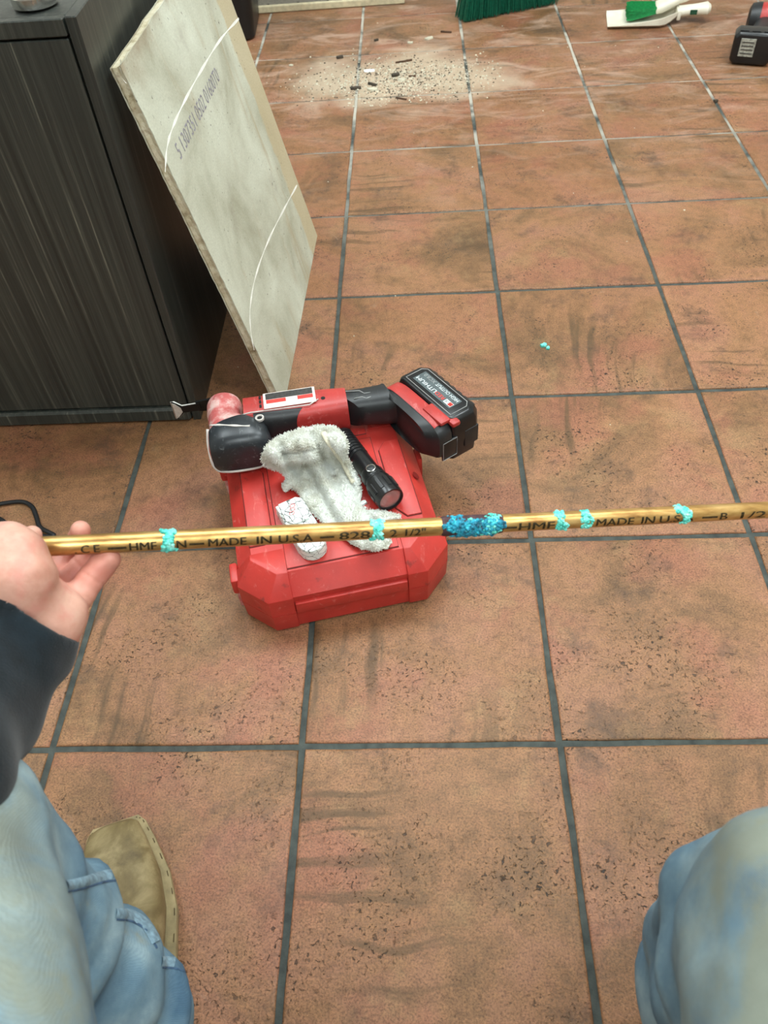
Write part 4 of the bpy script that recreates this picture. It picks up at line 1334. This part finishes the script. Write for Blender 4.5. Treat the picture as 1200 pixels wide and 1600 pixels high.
cu_a = P_(38, 942, .600)
cu_d = P_(38 - 64, 942 + 76, .590) - cu_a
cu_d = cu_d / np.linalg.norm(cu_d)
SL = [(P_(62, 925, .606), .038), (P_(8, 1008, .592), .0450), (P_(-38, 1095, .555), .0440), (P_(-128, 1225, .47), .045), (P_(-280, 1440, .38), .055)]
def sleeve_sdf(P):
    t = (P - cu_a) @ cu_d
    o = chain_sdf(P, SL, .02)
    o = o + 0.0022 * np.sin(t * 95 + 2.0 * np.sin(P[:, 0] * 60) + P[:, 2] * 40) * np.clip(t / 0.03, 0, 1) + near(P, o, lambda Q: 0.003 * vnoise(Q, 24, 3))
    d = np.maximum(o, -t)
    inn = chain_sdf(P, [(p, r - .0055) for p, r in SL], .02)
    return np.maximum(d, -np.maximum(inn, t - 0.009))
sdf_obj('sleeve', sleeve_sdf, np.minimum(cu_a, SL[-1][0]) - .08, np.maximum(cu_a, SL[-1][0]) + .08, 0.0025, M['fleece'], person, 2)

def wp(x, y, z): return np.array([x, y, z]) - np.array(pl0)
def jeans_sdf(P):
    # left leg
    kl, hl, al = wp(.155, -.252, .42), wp(.42, -.74, .46), wp(.196, -.303, .11)
    th, tt = cap_sdf(P, hl, kl, .10, .072)
    sh, ts = cap_sdf(P, kl + np.array([0, 0, -.01]), al, .066, .062)
    w = np.clip((ts - .1) / .3, 0, 1)
    sh = sh + w * (0.0045 * np.sin(ts * 24 + P[:, 0] * 30 + 1.0) + 0.0025 * np.sin(ts * 47 - P[:, 0] * 60))
    left = smin(th, sh, .02)
    # right leg
    kr, hr, ar = wp(.670, -.312, .44), wp(.575, -.74, .45), wp(.696, -.288, .11)
    th2, _ = cap_sdf(P, hr, kr, .10, .075)
    sh2, ts2 = cap_sdf(P, kr + np.array([-.005, 0, -.02]), ar, .068, .060)
    sh2 = sh2 + np.clip((ts2 - .1) / .3, 0, 1) * 0.006 * np.sin(ts2 * 22 + P[:, 0] * 30)
    right = smin(th2, sh2, .02)
    bag = chain_sdf(P, [(P_(1180, 1350, .49), .030), (P_(1098, 1398, .53), .032), (P_(1058, 1474, .61), .031)], .01)   # loose cloth bagging out below the knee
    right = smin(right, bag, .010)
    pel, _ = cap_sdf(P, wp(.36, -.78, .45), wp(.56, -.78, .45), .115, .115)
    d = smin(smin(left, right, .03), pel, .05)
    d = d + near(P, d, lambda Q: 0.005 * vnoise(Q, 15, 2) + 0.0025 * vnoise(Q, 42, 5) + 0.007 * np.abs(vnoise(Q * np.array([1, .3, .6]), 24, 8)))
    # open hems above the boots
    d = np.maximum(d, (np.where(P[:, 0] > 0, 0.15, 0.075) - (P[:, 2] + pl0.z)))
    return d
jeans = sdf_obj('jeans', jeans_sdf, wp(.0, -.92, .05), wp(.9, -.12, .62), 0.006, M['denim'], person, 2)

# boots
def boot(name, toe, heel_dir, mirror, label):
    """toe = middle of the square toe on the floor; heel_dir = unit vector from toe to heel"""
    e = bpy.data.objects.new(name, None); COL.objects.link(e); e.parent = person
    tl = Vector((toe[0], toe[1], 0)) - pl0
    hx = Vector((heel_dir[0], heel_dir[1], 0)).normalized()
    sx = Vector((-hx.y, hx.x, 0)) * mirror
    # half widths (inner, outer) along the foot
    prof = [(0.0, .024, .022), (0.006, .031, .029), (0.03, .039, .037), (0.07, .049, .047), (0.11, .051, .050), (0.16, .042, .043), (0.21, .036, .037), (0.26, .036, .036), (0.288, .028, .028), (0.298, .012, .012)]
    def outline(o=0.0):
        return [tl + hx * (s - (o if i == 0 else (-o if i == len(prof) - 1 else 0))) + sx * (w1 + o) for i, (s, w1, w2) in enumerate(prof)] + [tl + hx * (s - (o if i == 0 else (-o if i == len(prof) - 1 else 0))) - sx * (w2 + o) for i, (s, w1, w2) in reversed(list(enumerate(prof)))]
    b = bmesh.new()
    bm_loft(b, [[p + Vector((0, 0, z)) for p in outline(o)] for z, o in ((0.0005, 0.0), (0.004, 0.0015), (0.014, 0.003), (0.0175, 0.0025))])
    so_ = from_bm('sole', b, M['sole'], e, True, 40)
    hts = [(0.0, .020, .030), (0.008, .019, .043), (0.03, .018, .052), (0.07, .018, .062), (0.11, .018, .076), (0.15, .018, .098), (0.18, .018, .13), (0.21, .018, .20), (0.25, .018, .22), (0.285, .018, .22), (0.296, .018, .22)]
    rings = []
    import bisect
    def wid(s):
        for (a, w1, w2), (c, v1, v2) in zip(prof[:-1], prof[1:]):
            if a <= s <= c:
                t = (s - a) / (c - a); return w1 + (v1 - w1) * t, w2 + (v2 - w2) * t
        return prof[-1][1:]
    for s, zb, zt in hts:
        w1, w2 = wid(s)
        w1 -= .0035; w2 -= .0035
        r = []
        for k in range(24):
            a = 2 * math.pi * k / 24
            ct, st = math.cos(a), math.sin(a)
            p_ = 2.7
            xx = math.copysign(abs(ct) ** (2 / p_), ct); yy = math.copysign(abs(st) ** (2 / p_), st)
            hh = (zt - zb) / 2
            r.append(tl + hx * (s + 0.001) + sx * (xx * (w1 if xx > 0 else w2)) + Vector((0, 0, zb - 0.006 + hh + yy * hh)))
        rings.append(r)
    b = bmesh.new(); bm_loft(b, rings)
    bmesh.ops.subdivide_edges(b, edges=b.edges[:], cuts=1, use_grid_fill=True, smooth=0.6)
    for v in b.verts:
        v.co.z += 0.0018 * mnoise.noise(v.co * 38) + 0.0012 * math.sin((v.co - tl).dot(hx) * 320 + 2 * mnoise.noise(v.co * 30)) * max(0, min(1, ((v.co - tl).dot(hx) - 0.06) / 0.03))
    up_ = from_bm('boot_upper', b, M['leather'], e, True)
    # stitched welt and rows of stitching over the vamp
    b = bmesh.new()
    ol = outline(0.0003)
    path = smooth_path(ol[-1:1:-1][:9] if False else [p + Vector((0, 0, 0.0182)) for p in ol], 4)
    for i in range(0, len(path) - 1, 2):
        bm_tube(b, [path[i], path[i].lerp(path[i + 1], 0.6)], 0.0005, 5)
    from_bm('welt_stitching', b, M['thread'], so_)
    bvh = BVHTree.FromObject(up_, bpy.context.evaluated_depsgraph_get()) if False else None
    return e, up_, tl, hx, sx
def surf_line(obj, pts, rad, name, mat, parent, flat=1.0):
    """thin raised line laid on the surface of obj; pts are in person space, dropped straight down"""
    bm_ = bmesh.new(); bm_.from_mesh(obj.data)
    bvh = BVHTree.FromBMesh(bm_); bm_.free()
    out = []
    for p in pts:
        h = bvh.ray_cast(Vector(p) + Vector((0, 0, 0.2)), Vector((0, 0, -1)))
        if h[0] is not None: out.append(h[0] + Vector((0, 0, rad * 0.4)))
    if len(out) > 1:
        b = bmesh.new(); bm_tube(b, out, rad, 6, flat); return from_bm(name, b, mat, parent, True)
eL, upL, tL, hxL, sxL = boot('boot', (.108, -.098), (.33, -.944), 1, 'left')
for k in range(5):
    s = 0.125 + k * 0.005
    pts = [tL + hxL * (s + 0.012 * abs(u) ** 2) + sxL * (u * 0.028) for u in np.linspace(-1, 1, 15)]
    surf_line(upL, pts, 0.0007, 'vamp_stitching', M['thread'], eL)
boot('boot', (.879, -.106), (-.70, -.714), -1, 'right')

# puckered seams and folded edges on the left shin, laid on the cloth where it shows
bm_ = bmesh.new(); bm_.from_mesh(jeans.data)
jb = BVHTree.FromBMesh(bm_); bm_.free()
def on_jeans(px, py):
    o = CAM - pl0
    d = (RIGHT * ((px - 600) / FPX) + DOWN * ((py - 800) / FPX) + FWD).normalized()
    h = jb.ray_cast(o, d)
    return (h[0], h[1]) if h[0] is not None else (None, None)
def seam(pts, w, name, mat, lift, parent=jeans):
    path = smooth_path([Vector((x, y, 0)) for x, y in pts], 8)
    vs, fs = [], []
    for i, p in enumerate(path):
        d = (path[min(i + 1, len(path) - 1)] - path[max(i - 1, 0)]).normalized()
        n_ = Vector((-d.y, d.x, 0))
        row = []
        for k in (-1, -0.5, 0, 0.5, 1):
            h, nn = on_jeans(p.x + n_.x * w * k, p.y + n_.y * w * k)
            if h is None: row = None; break
            row.append(h + nn * (lift * (1 - abs(k) ** 3) + 0.0004 + 0.0006 * math.sin(i * 1.7) * (1 - abs(k))))
        if row is None: continue
        vs += row
        if len(vs) > 5:
            q = len(vs) - 10
            for k in range(4): fs.append((q + k, q + k + 1, q + k + 6, q + k + 5))
    if fs: from_data(name, vs, fs, mat, parent, True)
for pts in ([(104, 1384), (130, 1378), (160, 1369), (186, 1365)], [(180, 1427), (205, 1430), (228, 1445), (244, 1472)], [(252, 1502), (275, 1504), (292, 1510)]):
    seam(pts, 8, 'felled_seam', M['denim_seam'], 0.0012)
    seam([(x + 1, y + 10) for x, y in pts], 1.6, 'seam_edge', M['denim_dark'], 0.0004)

# ------------------------------------------------------------------ black cord loop on the tiles
cord = empty('cord', tuple(Z(40, 800, 0)), label='thin black cord lying in a loop on the tiles behind the hand', cat='cord')
c0 = Vector(cord.location)
pts = [Z(x, y, 0.004 + dz) - c0 for x, y, dz in ((-60, 815, 0), (-20, 793, 0), (8, 786, 0), (35, 784, 0), (50, 792, 0), (57, 808, 0), (63, 824, .002), (84, 836, .004), (70, 838, .003), (45, 831, .002), (20, 824, 0), (0, 811, 0), (-30, 795, -.0005), (-70, 780, 0))]
b = bmesh.new(); bm_tube(b, smooth_path(pts, 8), 0.0036, 10, 0.75); from_bm('cord_strand', b, M['cord'], cord, True)

# ------------------------------------------------------------------ things at the far side of the floor
# waste bin
bn = empty('waste_bin', (-0.166, 2.445, 0), 0.05, 'black plastic waste bin on the floor behind the drywall sheet', 'bin')
b = bmesh.new()
def rrect(w, d_, r, z, n=6):
    out = []
    for cx, cy, a0 in ((w - r, d_ - r, 0), (-w + r, d_ - r, math.pi / 2), (-w + r, -d_ + r, math.pi), (w - r, -d_ + r, 1.5 * math.pi)):
        for k in range(n):
            a = a0 + math.pi / 2 * k / (n - 1); out.append(Vector((cx + r * math.cos(a), cy + r * math.sin(a), z)))
    return out
bm_loft(b, [rrect(.125, .115, .03, 0.001), rrect(.135, .125, .035, .006), rrect(.165, .15, .04, .40), rrect(.158, .143, .036, .40), rrect(.13, .12, .033, .01)])
from_bm('bin_body', b, M['bin_black'], bn, True, 40)
b = bmesh.new(); bm_loft(b, [rrect(.165, .15, .04, .392), rrect(.172, .157, .044, .394), rrect(.172, .157, .044, .405), rrect(.157, .142, .036, .405), rrect(.157, .142, .036, .398)], cap=False); from_bm('bin_rim', b, M['bin_black'], bn, True, 40)
# sheet with cream edging lying at the back
ms = empty('edged_panel', (0.185, 2.795, 0), 0.03, 'dark speckled panel with cream edging lying on the floor at the back', 'panel')
b = bmesh.new(); bm_box(b, (0, 0, 0.010), (0.49, 0.42, 0.014), bev=0.002); from_bm('panel_sheet', b, M['mat_dark'], ms)
for cx, cy, w, h in ((0, -0.213, 0.51, 0.014), (0, 0.213, 0.51, 0.014), (-0.248, 0, 0.014, 0.41), (0.248, 0, 0.014, 0.41)):
    b = bmesh.new(); bm_box(b, (cx, cy, 0.0115), (w, h, 0.021), bev=0.003); from_bm('edging', b, M['mat_edge'], ms)
for k in range(5):
    b = bmesh.new(); bm_lathe(b, [(0.004, 0), (0.004, 0.001), (0.002, 0.002)], Matrix.Translation((-0.2 + k * 0.1, -0.19, 0.017)), 10); from_bm('rivet', b, M['black_gap'], ms)

# broom standing on its bristles
b0, b1 = Z(721, 34, 0.0), Z(868, 4, 0.0)
bdv = (b1 - b0); bw = bdv.length; ba = math.atan2(bdv.y, bdv.x)
br = empty('broom', tuple((b0 + b1) / 2), ba, 'green bristled broom standing on the floor at the back edge', 'broom')
b = bmesh.new(); bm_box(b, (0, 0.02, 0.165), (bw * 0.86, 0.05, 0.035), bev=0.01); from_bm('broom_head', b, M['green_bristle'], br, True, 40)
vs, fs = [], []
rr = random.Random(4)
for k in range(2200):
    t = rr.uniform(-1, 1); yy = rr.uniform(-1, 1)
    top_ = Vector((t * bw * 0.41, 0.02 + yy * 0.02, 0.15)); bot_ = Vector((t * bw * 0.5 + rr.uniform(-.004, .004), 0.012 + yy * 0.034 + rr.uniform(-.004, .004), rr.uniform(0.0008, 0.012)))
    i0 = len(vs); r_ = 0.0011
    for q in (top_, bot_):
        vs += [q + Vector((r_, 0, 0)), q + Vector((-r_ * .5, r_ * .87, 0)), q + Vector((-r_ * .5, -r_ * .87, 0))]
    fs += [(i0, i0 + 1, i0 + 4, i0 + 3), (i0 + 1, i0 + 2, i0 + 5, i0 + 4), (i0 + 2, i0, i0 + 3, i0 + 5), (i0 + 3, i0 + 4, i0 + 5)]
tag(from_data('bristles', vs, fs, M['green_bristle'], br), kind='stuff')
b = bmesh.new(); bm_tube(b, [(0, 0.02, 0.17), (0.02, 0.66, 1.25)], 0.012, 12); from_bm('broom_handle', b, plain('broom_stick', lin(70, 110, 90), 0.5), br, True)

# dustpan with its brush clipped in
dp0, dp1 = Z(949, 47, 0.0), Z(1108, 46, 0.0)
dv = dp1 - dp0; da = math.atan2(dv.y, dv.x)
pan = empty('dustpan', tuple(dp0), da, 'white plastic dustpan lying on the floor by the drill', 'dustpan')
PL = 0.205
def pan_ring(t, o):
    x = PL * t
    w = 0.068 - 0.010 * t - 0.03 * max(0, t - 0.75) / 0.25
    h = 0.009 + 0.026 * t ** 1.4
    zb = 0.001 + (0.0 if t < 0.85 else 0.02 * (t - 0.85) / 0.15)
    pr_ = [(-w, h), (-w, zb + 0.008), (-w + 0.012, zb), (w - 0.012, zb), (w, zb + 0.008), (w, h)]
    inn = [(w - 0.003, h), (w - 0.003, zb + 0.009), (w - 0.014, zb + 0.003), (-w + 0.014, zb + 0.003), (-w + 0.003, zb + 0.009), (-w + 0.003, h)]
    return [Vector((x, y + 0.068, z)) for y, z in pr_ + inn]
b = bmesh.new(); bm_loft(b, [pan_ring(t, 0) for t in np.linspace(0, 0.97, 14)])
bm_box(b, (PL, 0.068, 0.024), (0.012, 0.062, 0.026), bev=0.004)
from_bm('pan_tray', b, M['white_plastic'], pan, True, 40)
b = bmesh.new()
hr_ = []
for t in np.linspace(0, 1, 12):
    x = PL + 0.0 + 0.09 * t; w = 0.03 - 0.012 * math.sin(t * 3.1) ; hz = 0.012 + 0.004 * t
    if t > 0.97: w *= 0.6; hz *= 0.6
    hr_.append(ellipse_ring((x, 0.068, 0.027 + 0.008 * t), (0, 1, 0), (0, 0, 1), w, hz, 18, 2.6))
bm_loft(b, hr_); hnd = from_bm('pan_handle', b, M['white_plastic'], pan, True, 40)
b = bmesh.new(); bm_box(b, (PL + 0.042, 0.068 - 0.0195, 0.03), (0.02, 0.003, 0.013), bev=0.001); from_bm('handle_sticker', b, M['green_label'], hnd)
dvn = dv.normalized()
brs = empty('hand_brush', tuple(dp0 + dvn * 0.055 + Vector((-dvn.y, dvn.x, 0)) * 0.085 + Vector((0, 0, 0.0075))), da, 'white hand brush with bright green bristles lying in the dustpan', 'brush')
b = bmesh.new()
bm_loft(b, [ellipse_ring((x, 0.0, z), (0, 1, 0), (0, 0, 1), w, h, 18, 3.0) for x, z, w, h in ((0.082, 0.024, 0.026, 0.008), (0.086, 0.025, 0.032, 0.013), (0.105, 0.03, 0.032, 0.015), (0.125, 0.036, 0.022, 0.013), (0.15, 0.045, 0.012, 0.010), (0.17, 0.05, 0.013, 0.009), (0.18, 0.052, 0.009, 0.006))])
from_bm('brush_body', b, M['white_plastic'], brs, True, 40)
vs, fs = [], []
for k in range(1100):
    yy = rr.uniform(-1, 1); zz_ = rr.uniform(-1, 1)
    top_ = Vector((0.088, yy * 0.028, 0.025 + zz_ * 0.008)); bot_ = Vector((0.012 + rr.uniform(-.012, .006), yy * 0.042, 0.016 + zz_ * 0.014))
    i0 = len(vs); r_ = 0.0011
    for q in (top_, bot_):
        vs += [q + Vector((0, r_, 0)), q + Vector((0, -r_ * .5, r_ * .87)), q + Vector((0, -r_ * .5, -r_ * .87))]
    fs += [(i0, i0 + 1, i0 + 4, i0 + 3), (i0 + 1, i0 + 2, i0 + 5, i0 + 4), (i0 + 2, i0, i0 + 3, i0 + 5), (i0 + 3, i0 + 4, i0 + 5)]
tag(from_data('bristles', vs, fs, M['green_bright'], brs), kind='stuff')

# cordless driver lying on its side, battery towards us
dc = Z(1168, 104, 0.0)
drl = empty('cordless_driver', (dc.x, dc.y, 0), math.radians(-20), 'red and black cordless driver lying on the floor, black battery towards the viewer', 'power tool')
b = bmesh.new()
def dring(y, w, h, ch, zc_=0.042):
    x0, x1, z0, z1 = -w, w, zc_ - h, zc_ + h
    return [Vector(p) for p in ((x0 + ch, y, z0), (x1 - ch, y, z0), (x1, y, z0 + ch), (x1, y, z1 - ch), (x1 - ch, y, z1), (x0 + ch, y, z1), (x0, y, z1 - ch), (x0, y, z0 + ch))]
bm_loft(b, [dring(0.0, .046, .034, .01), dring(0.006, .052, .040, .011), dring(0.05, .053, .041, .010), dring(0.056, .050, .038, .010)])
bmesh.ops.recalc_face_normals(b, faces=b.faces); bev_edges(b, 0.002)
bp = from_bm('battery_pack', b, M['black_plastic'], drl, True, 40)
b = bmesh.new(); bm_box(b, (-0.014, -0.0005, 0.046), (0.038, 0.002, 0.044), bev=0.0005, seg=1); pl_ = from_bm('pack_sticker', b, plain('grey_spec_sticker', lin(150, 150, 140), 0.5, vary=0.5, scale=240), bp)
for k in range(4):
    b = bmesh.new(); bm_box(b, (-0.014, -0.0017, 0.032 + k * 0.009), (0.03, 0.0006, 0.0025)); from_bm('sticker_print', b, M['label_dark'], pl_)
b = bmesh.new(); bm_box(b, (0.0535, 0.028, 0.04), (0.002, 0.016, 0.04), bev=0.0005, seg=1); from_bm('side_sticker', b, M['label_white'], bp)
for k in (-1, 0, 1):
    b = bmesh.new(); bm_box(b, (k * 0.03, 0.012, 0.0835), (0.022, 0.008, 0.003), bev=0.001); from_bm('pack_rib', b, M['rubber'], bp)
b = bmesh.new(); bm_loft(b, [dring(0.054, .046, .034, .012), dring(0.075, .044, .032, .014), dring(0.09, .03, .026, .012)]); from_bm('battery_foot', b, M['red_tool'], drl, True, 40)
b = bmesh.new(); bm_loft(b, [ellipse_ring((0.004 + 0.02 * t, 0.08 + 0.13 * t, 0.042), (1, 0, 0), (0, 0, 1), .024 + .004 * t, .021, 20, 2.4) for t in np.linspace(0, 1, 6)]); from_bm('handle', b, M['rubber'], drl, True, 50)
b = bmesh.new(); bm_loft(b, [ellipse_ring((x, 0.225, 0.045), (0, 1, 0), (0, 0, 1), r, r * 0.98, 28) for x, r in ((-.03, .024), (-.024, .038), (-.008, .042), (0.002, .0425))]); from_bm('motor_cap', b, M['rubber'], drl, True, 50)
b = bmesh.new(); bm_loft(b, [ellipse_ring((x, 0.225, 0.045), (0, 1, 0), (0, 0, 1), r, r * 0.98, 28) for x, r in ((0.0, .0415), (0.05, .043), (0.09, .040))]); from_bm('motor_housing', b, M['red_tool'], drl, True, 50)
b = bmesh.new(); bm_loft(b, [ellipse_ring((x, 0.225, 0.045), (0, 1, 0), (0, 0, 1), r, r, 28) for x, r in ((0.088, .036), (0.13, .031), (0.155, .022), (0.16, .014))]); from_bm('nose', b, M['steel_black'], drl, True, 50)

# ------------------------------------------------------------------ sweepings: single pieces, then the crumbs
def chip(px, py, L, w, h, ang, mat, name, label, cat='debris', group='sweepings in the dusty pile'):
    p = Z(px, py, 0)
    b = bmesh.new()
    r = random.Random(int(px * 7 + py))
    n = 5
    rings = []
    for k in range(n):
        t = -1 + 2 * k / (n - 1)
        s = 0.55 + 0.45 * math.sqrt(max(0, 1 - t * t * 0.9))
        rings.append([Vector((t * L / 2, yy * w / 2 * s * r.uniform(.8, 1.15), h * zz * r.uniform(.85, 1.1))) for yy, zz in ((-1, 0), (1, 0), (1.0, .8), (.2, 1), (-.9, .8))])
    bm_loft(b, rings)
    o = from_bm(name, b, mat)
    o.location = (p.x, p.y, 0.0003); o.rotation_euler = (0, 0, ang)
    return tag(o, label, cat, group)
chip(577, 111, .03, .018, .002, 0.1, M['paper'], 'paper_scrap', 'white paper scrap at the left of the dusty pile')
chip(631, 97, .05, .006, .005, 0.25, M['wood_chip'], 'wood_splinter', 'longest brown splinter above the middle of the dusty pile')
chip(697, 51, .034, .007, .005, -0.35, M['wood_chip'], 'wood_splinter', 'dark splinter between the dusty pile and the broom')
chip(644, 120, .02, .006, .004, -0.1, M['wood_chip'], 'wood_splinter', 'short dark splinter at the right of the dusty pile')
chip(627, 155, .032, .006, .004, -0.5, M['wood_chip'], 'wood_splinter', 'dark splinter on the near edge of the dusty pile')
chip(582, 133, .03, .008, .006, -0.7, M['crumb_dark'], 'debris_clump', 'dark curled clump in the centre of the dusty pile')
chip(618, 119, .022, .014, .008, 0.4, M['crumb_dark'], 'debris_clump', 'dark clump between two splinters in the pile')
chip(556, 139, .03, .014, .006, 0.1, M['crumb_dark'], 'debris_clump', 'dark clump at the near left of the dusty pile')
chip(531, 91, .02, .012, .007, 0.3, M['crumb_dark'], 'debris_clump', 'dark clump lying alone left of the dusty pile')
chip(588, 64, .013, .009, .006, 0.5, M['crumb_dark'], 'debris_clump', 'small dark clump lying alone behind the pile')
chip(670, 61, .026, .012, .005, 0.6, M['crumb'], 'plaster_chip', 'large white plaster chip behind the dusty pile')
chip(641, 68, .016, .011, .005, -0.2, M['crumb'], 'plaster_chip', 'white plaster chip left of the largest chip')
chip(628, 126, .022, .012, .006, -0.3, M['crumb'], 'plaster_chip', 'white plaster chip in the right half of the pile')
chip(582, 141, .028, .014, .006, -0.2, M['crumb'], 'plaster_chip', 'white plaster chip at the near side of the pile')
chip(455, 103, .012, .009, .004, 0.2, M['crumb'], 'plaster_chip', 'white plaster chip near the right edge of the drywall')
chip(849, 541, .011, .008, .005, 0.3, M['patina'], 'verdigris_flake', 'tiny turquoise flake on the tile right of the battery', 'debris', 'fallen corrosion flakes')
chip(856, 545, .007, .006, .004, 1.2, M['patina'], 'verdigris_flake', 'smallest turquoise flake on the tile right of the battery', 'debris', 'fallen corrosion flakes')
chip(1118, 159, .010, .009, .005, 0.2, M['crumb_dark'], 'debris_clump', 'dark crumb on the grout joint below the driver')

def crumbs(name, n, gen, mat, label, rmin, rmax, seed):
    r = random.Random(seed); vs, fs = [], []
    for _ in range(n):
        x, y = gen(r); s = rmin + (rmax - rmin) * r.random() ** 2.5
        i0 = len(vs); a = r.uniform(0, 6.3)
        for k in range(4):
            q = a + k * 1.57 + r.uniform(-.4, .4)
            vs.append((x + s * math.cos(q) * r.uniform(.6, 1.3), y + s * math.sin(q) * r.uniform(.6, 1.3), 0.0001))
        vs.append((x + r.uniform(-.3, .3) * s, y + r.uniform(-.3, .3) * s, s * r.uniform(.5, 1.1)))
        fs += [(i0, i0 + 1, i0 + 4), (i0 + 1, i0 + 2, i0 + 4), (i0 + 2, i0 + 3, i0 + 4), (i0 + 3, i0, i0 + 4)]
    return tag(from_data(name, vs, fs, mat), label, 'debris', kind='stuff')
def pile(r):
    while True:
        x, y = r.gauss(0.44, 0.13), r.gauss(1.97, 0.075)
        if -0.02 < x < 0.72 and 1.8 < y < 2.25: return x, y
def wide(r): return r.uniform(-0.1, 1.6), 2.5 - 2.2 * r.random() ** 1.6
crumbs('plaster_crumbs', 1900, pile, M['crumb'], 'pale plaster crumbs swept into a dusty pile', .0008, .0042, 21)
crumbs('dark_crumbs', 1700, pile, M['crumb_dark'], 'dark gritty crumbs mixed through the dusty pile', .0008, .0036, 22)
crumbs('stray_crumbs', 130, wide, M['crumb'], 'stray white crumbs scattered across the tiles', .0006, .0024, 23)
# two white flakes on the case beside the flashlight
for px, py, s, lb in ((566, 787, .012, 'larger white flake on the red case beside the flashlight'), (569, 795, .006, 'smaller white flake on the red case beside the flashlight')):
    p = Z(px, py, 0.1015)
    o = chip(px, py, s, s * .6, .003, 0.5, M['cracked'], 'plaster_flake', lb, 'debris', 'flakes on the case')
    o.location = (p.x, p.y, 0.1012)
